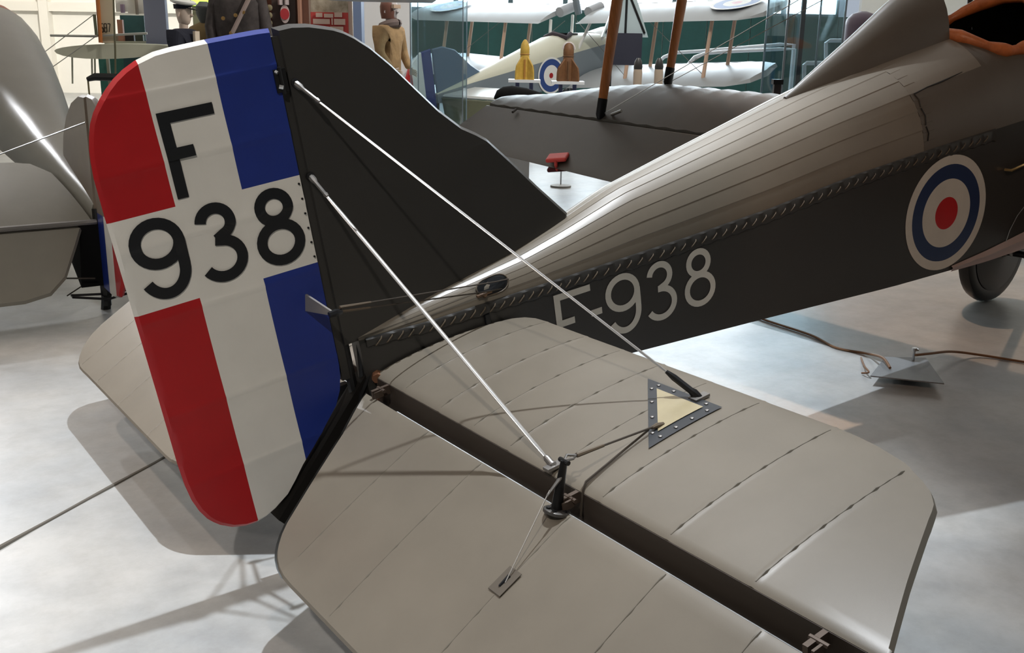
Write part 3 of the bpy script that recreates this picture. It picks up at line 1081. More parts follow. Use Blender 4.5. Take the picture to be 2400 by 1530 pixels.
lowz = lambda x, y: -.425 + .02 * (y - 2.1) + .06 * (x - 3.66)
upz = lambda x, y: .93 + .06 * (y - .4) + .035 * (x - 3.15)
HX = 3.66
RBW = frange(.5, 4.5, .19)
low_top = lambda x, y: lowz(x, y) + .24 * (math.sin(math.pi * min(1, max(0, (x - 3.2) / 1.45)) ** 1.7) ** .85)
ailz = lambda x, y: low_top(HX, y) + ((-.530 + .045 * (y - 2.33)) - low_top(HX, y)) * (HX - x) / (HX - 3.12)
for sg in (1, -1):
    fw1 = aerofoil(3.2, 4.65, lowz, .24, RBW, tipk=True)
    wing('lower_wing', sg, [(HX + .01, .43), (HX + .01, 4.52), (3.85, 4.58), (4.05, 4.55), (4.25, 4.45), (4.42, 4.25), (4.54, 3.95), (4.62, 3.5), (4.65, 3.0), (4.65, .43)], fw1, RBW, frange(3.75, 4.6, .07))
    wing('lower_wing_root', sg, [(3.22, .43), (3.22, 1.6), (HX + .01, 1.6), (HX + .01, .43)], fw1, RBW, frange(3.3, 3.6, .1))

    def ailf(x, y):
        z = ailz(x, abs(y))
        q = (x - 3.12) / (HX - 3.12)
        return (Vector((x, y, z)), Vector((x, y, z - .01 - .04 * q)), Vector((x, y, z - .004 - .004 * q)))
    wing('aileron', sg, [(3.12, 1.62), (3.12, 4.30), (3.14, 4.40), (3.20, 4.47), (3.32, 4.51), (HX, 4.53), (HX, 1.62)], ailf, RBW, frange(3.2, 3.6, .1))
    wing('upper_wing', sg, [(3.2, 0), (3.2, 3.9), (3.4, 4.3), (3.8, 4.55), (4.2, 4.45), (4.5, 4.1), (4.65, 3.3), (4.65, 0)], aerofoil(3.2, 4.65, upz, .1, RBW, .46), RBW, frange(3.3, 4.6, .12))
    for xb in (3.70, 4.40):
        y = sg * 3.1
        b = Vector((xb, y, low_top(xb, 3.1) + .015))
        t = Vector((xb + .46, y, upz(xb, 3.1)))
        d_ = (t - b)
        MB().tube([b + d_ * .065, b + d_ * .5, t], [.040, .052, .042], 12, flat=(1.0, .5, Vector((1, 0, 0)))).build('interplane_strut', WOOD, plane)
        MB().tube([b - Vector((0, 0, .03)), b, b + d_ * .08], [.034, .042, .043], 10, flat=(1.0, .6, Vector((1, 0, 0)))).build('strut_socket', BLK, plane)
    b = Vector((3.72, sg * 3.0, low_top(3.72, 3.0) + .01))
    MB().tube([b, b + Vector((.02, -sg * .09, .03))], .012, 7).build('wire_fitting', DULL, plane)
    MB().tube([(3.62, sg * 4.05, low_top(3.66, 4.0) + .01), (3.56, sg * 4.02, low_top(3.66, 4.0) - .0)], .01, 6).build('aileron_horn', CABLE, plane)
    for a_, b_ in (((3.70, 3.05), (4.1, .5)), ((4.4, 3.05), (4.8, .5))):
        MB().tube([(a_[0], sg * a_[1], low_top(a_[0], a_[1]) + .03), (b_[0], sg * b_[1], upz(b_[0] - .46, b_[1]) - .02)], .003, 5).build('flying_wire', STEEL, plane)
    for xb in (3.9, 4.5):
        MB().tube([(xb, sg * .34, zdeck(xb, .3) - .05), (xb + .12, sg * .42, upz(xb, .4))], .022, 8, flat=(1, .5, Vector((1, 0, 0)))).build('cabane_strut', BLK, plane)
# nose, undercarriage
RR = []
for x, q in ((5.2, 1), (5.45, .96), (5.6, .9)):
    RR.append([Vector((x, .40 * q * math.cos(a), -.08 + .40 * q * math.sin(a))) for a in [2 * math.pi * j / 20 for j in range(20)]])
MB().rings(RR).build('radiator_cowl', BLK, plane)
MB().tube([(5.68, -1.15, -.1), (5.70, -.5, -.06), (5.71, 0, -.05), (5.70, .5, -.04), (5.68, 1.15, 0)], [.03, .09, .06, .09, .03], 8, flat=(.25, 1, Vector((1, 0, 0)))).build('propeller', WOOD, plane)
wp = onfloor(2290, 700)
wc = AMI @ (Vector((wp.x, .76, .35)))
for sg in (1, -1):
    c = Vector((wc.x, sg * .76, wc.z))
    MX = Matrix.Rotation(math.pi / 2, 3, 'X')
    prof = [(.27, -.045), (.31, -.05), (.338, -.035), (.35, 0), (.338, .035), (.31, .05), (.27, .045)]
    wh = MB().lathe(prof, c, 40, MX).build('tyre', RUB, plane)
    MB().lathe([(.27, -.05), (.14, -.068), (.04, -.08), (.03, -.10)], c, 32, MX).lathe([(.27, .05), (.14, .068), (.04, .08), (.03, .10)], c, 32, MX).build('wheel_cover', BLK, plane)
    for xa in (3.95, 4.95):
        MB().tube([(xa, sg * .36, -.52), (wc.x, sg * .62, wc.z)], .03, 10, flat=(1, .5, Vector((1, 0, 0)))).build('undercarriage_leg', BLK, plane)
MB().tube([(wc.x, -.82, wc.z), (wc.x, .82, wc.z)], .024, 10).build('axle', BLK, plane)
# red clamp on the drooped port aileron
q = Vector((3.16, 2.98, ailz(3.16, 2.98) + .005))
cl = thing('aileron_clamp', 'red gust lock clamped on the trailing edge of the far wing', 'clamp', AM @ Matrix.Translation(q) @ Matrix.Rotation(math.radians(38), 4, 'Z') @ Matrix.Rotation(math.radians(-6), 4, 'Y'))
for nm, zc, m in (('upper_jaw', .032, mat('red_plastic', (.74, .07, .055), .45)), ('lower_jaw', -.04, mat('dark_red_felt', (.08, .008, .01), .8))):
    bmx = MB().box((0.03, 0, zc), (.13, .15, .03))
    o = bmx.build(nm, m, cl, smooth=False)
    bv = o.modifiers.new('bevel', 'BEVEL')
    bv.width = .012
    bv.segments = 3
MB().tube([(-.025, 0, .03), (-.045, 0, 0), (-.025, 0, -.04)], .012, 7).build('clamp_spring', mat('red_plastic2', (.55, .05, .04), .45), cl)

# ------------------------------------------------------------------ the linen aircraft at the left
def frame(O, hdg):
    """frame whose x axis points along hdg, y to its left"""
    h = Vector((hdg.x, hdg.y, 0)).normalized()
    l = Vector((-h.y, h.x, 0))
    return Matrix(((h.x, l.x, 0, O.x), (h.y, l.y, 0, O.y), (0, 0, 1, O.z), (0, 0, 0, 1)))


o_ = at(232, 500, 5.9)
LM_ = frame(Vector((o_.x, o_.y, 0)), RH * -.578 + FH * .816)
lin = thing('linen_aircraft', 'clear doped pale linen aircraft standing tail towards the viewer at the left', 'aircraft', LM_)
RR = []
for h, w, z0, z1 in ((.02, .035, .50, .66), (.5, .10, .56, .80), (1.0, .17, .63, .96), (1.6, .25, .73, 1.16), (2.2, .33, .82, 1.38), (2.8, .40, .90, 1.60), (3.3, .44, .96, 1.76), (3.6, .45, 1.0, 1.84)):
    row = []
    for j in range(24):
        a = 2 * math.pi * j / 24
        c, s = math.cos(a), math.sin(a)
        e = .62 if s < 0 else .85
        row.append(Vector((h, w * math.copysign(abs(c) ** e, c), (z0 + z1) / 2 + (z1 - z0) / 2 * math.copysign(abs(s) ** e, s))))
    RR.append(row)
MB().rings(RR).build('fuselage', LINEN, lin)
RR2 = []
for h, w, z0, z1 in ((3.6, .45, 1.0, 1.70), (4.4, .46, 1.05, 1.72), (5.2, .46, 1.1, 1.85), (6.2, .42, 1.2, 1.9)):
    RR2.append([Vector((h, w * math.copysign(abs(math.cos(2 * math.pi * j / 24)) ** .8, math.cos(2 * math.pi * j / 24)), (z0 + z1) / 2 + (z1 - z0) / 2 * math.copysign(abs(math.sin(2 * math.pi * j / 24)) ** .8, math.sin(2 * math.pi * j / 24)))) for j in range(24)])
MB().rings(RR2).build('fuselage_front', LINEN, lin)
MB().tube([Vector((3.72, .40 * math.cos(a), 1.46 + .36 * math.sin(a))) for a in [math.pi * j / 12 for j in range(13)]], .06, 8).build('cockpit_rim', mat('pink_leather', (.50, .16, .10), .45), lin)
LTO = [(0, .03), (.30, .07), (.62, .11), (.80, .20), (.84, .35), (.86, 1.5), (.70, 1.72), (.4, 1.80), (0, 1.82)]
LEO = [(-.02, .10), (-.14, .16), (-.33, .26), (-.42, .36), (-.45, .50), (-.45, 1.5), (-.36, 1.68), (-.2, 1.8), (-.02, 1.84)]
for sg in (1, -1):
    def ltf(x, y):
        z = .545 + .33 * x + .03 * math.sin(math.pi * min(1, max(0, x / .86)) ** .8) + .004 * (abs(math.sin(abs(y) * math.pi / .3)) < .12)
        return (Vector((x, y, z)), Vector((x, y, z - .05)), Vector((x, y, z - .025)))

    def lef(x, y):
        q = -x - .02
        z = .53 - q * .80
        return (Vector((x * .72, y, z)), Vector((x * .72 + .03, y, z - .02)), Vector((x * .72 + .01, y, z - .01)))
    plate('tailplane', [(x, sg * y) for x, y in LTO], frange(.05, .8, .08), [sg * y for y in frange(.1, 1.7, .1)], ltf, LINEN, lin)
    plate('elevator', [(x, sg * y) for x, y in LEO], frange(-.4, -.06, .06), [sg * y for y in frange(.2, 1.7, .15)], lef, LINEN, lin)
    MB().tube([(-.005, sg * .02, .545), (-.005, sg * 1.84, .545)], .017, 8).build('hinge_tube', DULL, lin)
    MB().tube([(.0, sg * .03, 1.12), (.45, sg * 1.1, .68)], .004, 5).build('bracing_wire', STEEL, lin)
    MB().tube([(-.06, sg * .07, .22), (-.1, sg * .7, .30)], .005, 5).build('elevator_cable', CABLE, lin)
lf = lambda x, z: (Vector((x, -.022, z)), Vector((x, .022, z)), Vector((x, 0, z)))
plate('fin', [(0, 1.27), (.15, 1.27), (.35, 1.22), (.52, 1.13), (.66, 1.0), (.72, .88), (.70, .80), (.55, .70), (.25, .58), (0, .50)], frange(.1, .65, .1), frange(.6, 1.2, .1), lf, LINEND, lin)
plate('rudder', [(-.01, 1.28), (-.15, 1.27), (-.3, 1.2), (-.42, 1.05), (-.47, .85), (-.47, .40), (-.44, .25), (-.36, .16), (-.24, .13), (-.01, .14)], [-.16, -.31], [.5, .60, .8, 1.0], lambda x, z: (Vector((x, -.016, z)), Vector((x, .016, z)), Vector((x, 0, z))), [BLUE, FABW, RED, LINEND], lin, lambda x, z: 3 if z > .60 else (0 if x > -.16 else (1 if x > -.31 else 2)))
MB().tube([(.02, 0, .62), (.015, 0, .03)], [.035, .028], 8).tube([(.0, 0, .10), (.05, 0, .0)], .03, 8).build('skid_post', BLK, lin)
MB().quadbox([(-.02, -.05, .53), (.42, -.06, .60), (.30, -.04, .30), (-.01, -.03, .16)], (0, .17, 0)).build('stern_cover', mat('matt_black', (.006, .006, .006), .9, spec=.1), lin, smooth=False)
MB().tube([(.0, -.20, .12), (.02, 0, .10), (.0, .20, .12), (-.03, .2, .115), (-.04, 0, .08), (-.03, -.2, .115), (0, -.20, .12)], .008, 6).build('steering_bar', BLK, lin)
MB().tube([(.02, .22, .115), (.02, .03, .22)], .004, 5).tube([(.02, -.22, .115), (.02, -.03, .22)], .004, 5).build('skid_stay', CABLE, lin)
# its wings (far left, out of the picture) rest on the fuselage front
wing('wing', 1, [(4.0, .42), (4.0, 3.7), (4.3, 4.0), (5.1, 3.9), (5.4, 3.4), (5.4, .42)], aerofoil(4.0, 5.4, lambda x, y: 1.0 + .03 * y, .1, RBW), RBW, frange(4.1, 5.3, .15), parent=lin, m=LINEN)
for sg in (1, -1):
    MB().lathe([(.24, -.04), (.31, -.045), (.34, 0), (.31, .045), (.24, .04)], (5.0, sg * .75, .34), 28, Matrix.Rotation(math.pi / 2, 3, 'X')).build('wheel', RUB, lin)
    MB().tube([(4.6, sg * .35, 1.1), (5.0, sg * .7, .34)], .03, 8).tube([(5.4, sg * .35, 1.12), (5.0, sg * .7, .34)], .03, 8).build('undercarriage_leg', WOOD, lin)

# ------------------------------------------------------------------ the aircraft with a cream rudder numbered 687
D6 = 14.0


def bpt(u, v, D):
    return at(u, v, D)


def local(o, M):
    Mi = M.inverted()
    return Mi @ o


p0 = at(248, 118, D6)
M6 = frame(Vector((p0.x, p0.y, 0)), FH * .9 + RH * -.2)
cr = thing('cream_aircraft', 'pale cream aircraft with rudder number 687 before the white wall', 'aircraft', M6)
M6i = M6.inverted()
L6 = lambda u, v, D=D6: M6i @ at(u, v, D)


def lens(pa, pb, thick, depth, nm, m, par):
    """aerofoil-ended surface between two points of its end section, running away along x"""
    a, b = Vector(pa), Vector(pb)
    RRr = []
    for dd in (0, depth):
        row = []
        for j in range(24):
            t = 2 * math.pi * j / 24
            f = .5 - .5 * math.cos(t)
            zz = thick * math.sin(t) * (.62 if math.sin(t) < 0 else .38) * (1 - .25 * f)
            row.append(a.lerp(b, f) + Vector((dd, 0, zz)))
        RRr.append(row)
    return MB().rings(RRr).build(nm, m, par)


lens(L6(127, 119), L6(420, 113), .22, .9, 'tailplane', IVORY, cr)
zc = lambda u, v: L6(u, v)
rp = [L6(236, -160), L6(262, -160), L6(266, 40), L6(270, 100), L6(238, 101), L6(233, 40)]
MB().add([p for p in rp] + [p + Vector((.04, 0, 0)) for p in rp], [tuple(range(6)), tuple(reversed(range(6, 12)))] + [(i, (i + 1) % 6, (i + 1) % 6 + 6, i + 6) for i in range(6)]).build('rudder', mat('cream_rudder', (.70, .60, .42), .5), cr, smooth=False)
MB().tube([L6(227, -160, D6 - .05), L6(229, 0, D6 - .05), L6(236, 100, D6 - .05)], .028, 8).build('rudder_post', WOOD, cr)
MB().tube([L6(221, 34, D6 - .08), L6(226, 82, D6 - .08)], .02, 6).build('control_horn', OLIVE, cr)
MB().tube([L6(263, -100, D6 - .1), L6(270, 120, D6 - .1), L6(271, 200, D6 - .1)], .012, 6).build('mast', mat('green_brown', (.12, .11, .06), .5), cr)
for pts in ([(98, 127), (220, 34)], [(112, 165), (222, 87)], [(118, 83), (226, 85)], [(345, 78), (226, 84)]):
    MB().tube([L6(*q, D6 - .03) for q in pts], .006 if pts[0][1] > 90 else .016, 5).build('bracing_wire', mat('grey_wire', (.4, .4, .36), .5), cr)
for u in (215, 222, 169):
    MB().tube([L6(u, 128, D6 + .2), L6(u + 1, 178 if u > 200 else 196, D6 + .2)], .012, 6).build('tail_strut', IVORY, cr)
MB().tube([L6(205, 186, D6 - .1), L6(222, 180, D6 - .1), L6(300, 182, D6 - .1), L6(340, 182, D6 - .1)], [.03, .05, .05, .05], 8).build('skid_bar', INK, cr)
for u, v in ((206, 186), (300, 184)):
    b6 = L6(u, v, D6 - .1)
    MB().tube([b6, Vector((b6.x, b6.y, 0))], .012, 6).build('support_leg', mat('olive_rod', (.18, .15, .07), .5), cr)


def seg_digit(ch, x, z, w, h, t, face, m, par):
    segs = {'6': [(1, 1, 0, 1), (0, 1, 0, 0), (0, 0, 1, 0), (1, 0, 1, .5), (1, .5, 0, .5)], '8': [(0, 1, 1, 1), (0, 1, 0, 0), (0, 0, 1, 0), (1, 0, 1, 1), (1, .5, 0, .5)], '7': [(0, 1, 1, 1), (1, 1, .4, 0)]}[ch]
    g = MB()
    for k, (a, b, c, d) in enumerate(segs):
        vs, fs = stroke([(x + a * w, z + b * h), (x + c * w, z + d * h)], t)
        g.add([face(v.x, v.y, k * .0004) for v in vs], fs)
    return g.build('numeral', m, par, smooth=False, fix=False)


dl = L6(237, 75, D6 - .015)
dr = L6(262, 75, D6 - .015)
dw = (dr - dl) / 3
for i, ch in enumerate('687'):
    seg_digit(ch, 0, 0, .035, .105, .014, lambda x, z, o, i=i: dl + dw * i + (dr - dl).normalized() * x + Vector((-.01 - o, 0, z + .0)), mat('brown_figures', (.05, .04, .025), .6), cr)

# ------------------------------------------------------------------ the biplane in the far bay
BD = 20.0
fh = FH * math.cos(math.radians(41)) + RH * math.sin(math.radians(41))
tail = at(1024, 205, 17.6)
FM = frame(Vector((tail.x, tail.y, 0)), fh)
TP = math.radians(9)
far = thing('far_biplane', 'cream and grey biplane with a side roundel in the bay under the windows', 'aircraft', FM)
fz = lambda x, z: z * math.cos(TP) + x * math.sin(TP)
fx = lambda x, z: x * math.cos(TP) - z * math.sin(TP)
fp = lambda x, y, z: Vector((fx(x, z), y, .62 + fz(x, z)))
CREAMY = mat('cream_fuselage', (.62, .62, .50), .35)
SLATE = mat('slate_fuselage', (.20, .24, .27), .4)
RR = []
RT = []
for x, w, z0, z1, zc_ in ((.0, .03, -.05, .10, .12), (.8, .13, -.14, .16, .24), (1.6, .23, -.22, .20, .38), (2.4, .31, -.28, .24, .52), (3.0, .36, -.32, .26, .62), (3.6, .40, -.34, .28, .60), (4.4, .43, -.36, .30, .50)):
    RR.append([fp(x, -w, z1), fp(x, -w, z0), fp(x, w, z0), fp(x, w, z1)])
    RT.append([fp(x, -w * math.cos(math.pi * j / 10), z1 + (zc_ - z1) * math.sin(math.pi * j / 10)) for j in range(11)])
fb = MB().rings(RR).build('fuselage_body', SLATE, far, smooth=False)
MB().rings(RT, close=False, caps=True).build('top_decking', CREAMY, far)
MB().rings([[fp(x, r_ * math.cos(2 * math.pi * j / 24), .05 + r_ * math.sin(2 * math.pi * j / 24)) for j in range(24)] for x, r_ in ((4.35, .47), (4.9, .50), (5.2, .46), (5.25, .3))]).build('engine_cowl', WHITE, far)
MB().tube([fp(3.5, -.2, .60), fp(3.3, -.26, .56), fp(3.25, 0, .64), fp(3.3, .26, .56), fp(3.5, .2, .60)], .05, 7).build('cockpit_rim', mat('dark_leather', (.03, .02, .03), .5), far)
MB().box(fp(3.55, 0, .58), (.45, .34, .06)).build('cockpit_well', INK, far)
for r0, r1, m in ((.30, .335, WHITE), (.19, .30, mat('roundel_blue', (.02, .06, .24), .4)), (.05, .19, WHITE), (0, .05, RED)):
    g = MB()
    vs = []
    for j in range(40):
        a = 2 * math.pi * j / 40
        for q_ in (r0, r1):
            xx = 2.66 + q_ * math.cos(a)
            vs.append(fp(xx, -(.03 + (xx) * .118 + .012), -.03 + q_ * math.sin(a)))
    if r0 > 0:
        g.add(vs, [(2 * j, 2 * j + 1, (2 * j + 3) % 80, (2 * j + 2) % 80) for j in range(40)])
    else:
        g.add([vs[2 * j + 1] for j in range(40)], [tuple(range(40))])
    g.build('roundel_ring', m, fb, smooth=False, fix=False)


def vplate(name, out, m, par, mf=None, cu=(), y0=0, th=.02):
    return plate(name, out, list(cu), [], lambda x, z: (fp(x, y0 - th, z), fp(x, y0 + th, z), fp(x, y0, z)), m, par, mf, inset=.02)


vplate('fin', [(.0, .85), (.25, .86), (.55, .76), (.9, .45), (1.2, .25), (0, .05)], mat('slate_fin', (.10, .16, .24), .4), far)
vplate('rudder', [(-.02, .86), (-.28, .84), (-.56, .66), (-.74, .35), (-.76, .0), (-.62, -.22), (-.35, -.30), (-.02, -.25)], [BLUE, WHITE, RED], far, lambda x, z: 0 if x > -.26 else (1 if x > -.52 else 2), (-.26, -.52))
for sg in (1, -1):
    plate('tailplane', [(.1, sg * .03), (.85, sg * .10), (.85, sg * 1.1), (.6, sg * 1.5), (.1, sg * 1.6)], [.3, .6], [], lambda x, y: (fp(x, y, .08), fp(x, y, .03), fp(x, y, .05)), mat('pale_tail', (.60, .62, .60), .35), far, inset=.03)
    plate('elevator', [(.08, sg * .06), (-.2, sg * .25), (-.45, sg * .45), (-.45, sg * 1.3), (-.25, sg * 1.55), (.08, sg * 1.62)], [-.2], [], lambda x, y: (fp(x * .55, y, .05 + (x - .08) * .85), fp(x * .55 + .02, y, .03 + (x - .08) * .85), fp(x * .55 + .01, y, .04 + (x - .08) * .85)), OLIVE, far, inset=.03)
UW = mat('pale_wing', (.36, .38, .39), .4)


def fwing(name, sg, x0, x1, y0, y1, zf):
    out = [(x0, y0), (x0, y1 - .5), (x0 + .2, y1 - .12), (x0 + .55, y1), (x1 - .35, y1 - .1), (x1 - .1, y1 - .35), (x1, y1 - .8), (x1, y0)]
    return plate(name, [(x, sg * y) for x, y in out], frange(x0 + .1, x1 - .1, .2), [sg * y for y in frange(y0 + .1, y1 - .1, .19)],
                 lambda x, y: (fp(x, y, zf(abs(y)) + .13 * (x - x0) + .10 * math.sin(math.pi * min(1, max(0, (x - x0) / (x1 - x0))) ** .8) - (.015 if round(abs(y) / .19) % 2 else 0)), fp(x, y, zf(abs(y)) + .13 * (x - x0) - .01), fp(x, y, zf(abs(y)) + .13 * (x - x0))), UW, far, inset=.03)


for sg in (1, -1):
    wl = fwing('lower_wing', sg, 3.0, 4.45, .42, 4.3, lambda y: -.34 + .05 * y)
    wu = fwing('upper_wing', sg, 3.35, 4.8, .45, 4.35, lambda y: .80 + .02 * y)
    for k, (r0, r1, m) in enumerate(((.40, .46, WHITE), (.24, .40, MATS['roundel_blue']), (.09, .24, WHITE), (0, .09, RED))):
        for face in (-1, 1):
            g = MB()
            n = 32
            vs = []
            for j in range(n):
                a = 2 * math.pi * j / n
                for q_ in (r0, r1):
                    yy = 3.45 + q_ * math.sin(a)
                    vs.append(fp(4.05 + q_ * math.cos(a), sg * yy, 0.80 + .02 * yy + .13 * (.70 + q_ * math.cos(a)) + (.118 if face > 0 else -.022)))
            if r0 > 0:
                g.add(vs, [(2 * j, 2 * j + 1, (2 * j + 3) % (2 * n), (2 * j + 2) % (2 * n)) for j in range(n)])
            else:
                g.add([vs[2 * j + 1] for j in range(n)], [tuple(range(n))])
            g.build('roundel_ring', m, wu, smooth=False, fix=False)
    for y in (1.55, 3.2):
        for x in (3.3, 4.1):
            MB().tube([fp(x, sg * y, -.30 + .05 * y), fp(x + .36, sg * y, .81 + .02 * y)], .035, 8).build('interplane_strut', PALEW, far)
        MB().tube([fp(3.4, sg * y, -.25 + .05 * y), fp(3.8, sg * (y - 1.4), .80)], .006, 5).build('bracing_wire', DULL, far)
    for x in (3.5, 4.2):
        MB().tube([fp(x, sg * .35, .30), fp(x + .3, sg * .5, .82)], .03, 8).build('cabane_strut', WHITE, far)
    MB().lathe([(.24, -.04), (.31, -.045), (.34, 0), (.31, .045), (.24, .04)], fp(4.5, sg * .75, -.95), 24, Matrix.Rotation(math.pi / 2, 3, 'X')).build('wheel', RUB, far)
    MB().tube([fp(4.0, sg * .35, -.3), fp(4.5, sg * .7, -.95)], .03, 8).build('undercarriage_leg', BLK, far)
MB().tube([fp(3.9, -.35, .95), fp(4.3, -.35, 1.0)], .10, 10).build('header_tank', GREY, far)
MB().tube([fp(3.9, .35, .95), fp(4.3, .35, 1.0)], .10, 10).build('header_tank', GREY, far)
MB().tube([fp(3.9, 0, 1.6), fp(4.05, 0, .9)], .07, 8).build('centre_pylon', SLATE, far)
MB().tube([fp(5.35, 0, 1.3), fp(5.33, 0, .4), fp(5.33, 0, .05), fp(5.33, 0, -.3), fp(5.35, 0, -1.15)], [.04, .10, .06, .10, .04], 8).build('propeller', WOOD, far)
MB().tube([fp(.0, 0, -.05), fp(-.1, 0, -.62)], .04, 7).build('tail_skid', BLK, far)
MB().quadbox([fp(-.62, -.25, .05), fp(-.52, -.25, .07), fp(-.30, -.30, -.45), fp(-.40, -.30, -.47)], Vector((.02, .02, 0))).build('rudder_lock', WHITE, far, smooth=False)

# ------------------------------------------------------------------ display boards, figures and cases between the aircraft
def slab(name, u0, u1, v0, D, thick, m, parent=None, z0=0.0, z1=None):
    """upright board facing down the hall between two bearings"""
    a, b = at(u0, 90, D), at(u1, 90, D)
    zt = z1 if z1 is not None else at((u0 + u1) / 2, v0, D).z
    return MB().quadbox([Vector((a.x, a.y, z0)), Vector((b.x, b.y, z0)), Vector((b.x, b.y, zt)), Vector((a.x, a.y, zt))], FH * thick).build(name, m, parent, smooth=False)


tag(slab('partition_board', 342, 392, 0, 15.0, .1, mat('blue_grey_board', (.22, .24, .34), .6), z1=3.2), 'tall blue grey partition board behind the naval mannequin', 'board')
tag(slab('storage_cabinet', 285, 341, 36, 16.0, .5, mat('teal_cabinet', (.03, .09, .09), .5, noise=.3, nscale=4)), 'dark teal cabinet behind the cream rudder', 'cabinet')
tag(slab('display_plinth', 226, 285, 128, 16.5, .6, mat('teal_plinth', (.05, .22, .17), .5, noise=.5, nscale=3)), 'green plinth under the cream tailplane', 'plinth')
bk = thing('shelf_rack', 'rack of mixed bright objects behind the cream rudder', 'rack', None)
for i, (u0, u1, v0, v1, c) in enumerate(((272, 300, 0, 28, (.8, .78, .72)), (283, 290, 10, 30, (.30, .22, .30)), (300, 340, -10, 32, (.78, .75, .68)), (318, 322, -20, 34, (.3, .25, .2)), (245, 262, 84, 100, (.45, .25, .24)), (262, 285, 80, 100, (.28, .22, .16)), (290, 315, 80, 102, (.03, .03, .03)), (318, 336, 82, 102, (.05, .06, .04)), (278, 290, 46, 98, (.35, .16, .10)))):
    a, b = at(u0, v1, 15.7 - .06 * i), at(u1, v1, 15.7 - .06 * i)
    zt = at(u0, v0, 15.7 - .06 * i).z
    MB().quadbox([a, b, Vector((b.x, b.y, zt)), Vector((a.x, a.y, zt))], FH * .06).build('stored_item', mat('stored_%d' % i, c, .6), bk, smooth=False)
a = at(245, 103, 15.2)
b = at(345, 103, 15.2)
MB().quadbox([a, b, b + UP * .04, a + UP * .04], FH * .6).build('shelf', mat('rack_shelf', (.45, .45, .34), .6), bk, smooth=False)
for q in (a, b):
    MB().quadbox([Vector((q.x, q.y, 0)), Vector((q.x, q.y, 0)) + RH * .04, Vector((q.x, q.y, 2.4)) + RH * .04, Vector((q.x, q.y, 2.4))], FH * .04).build('rack_post', mat('rack_post', (.30, .29, .22), .6), bk, smooth=False)


def person_mesh(nm, joints, edges, rad, m, par, loc_levels=2):
    me = bpy.data.meshes.new(nm)
    me.from_pydata([tuple(p) for p in joints], edges, [])
    o = link_mesh(nm, me, m, par)
    sk_ = o.modifiers.new('skin', 'SKIN')
    for i, v in enumerate(me.skin_vertices[0].data):
        v.radius = (rad[i], rad[i] * .8)
    me.skin_vertices[0].data[0].use_root = True
    ss = o.modifiers.new('sub', 'SUBSURF')
    ss.levels = ss.render_levels = loc_levels
    return o


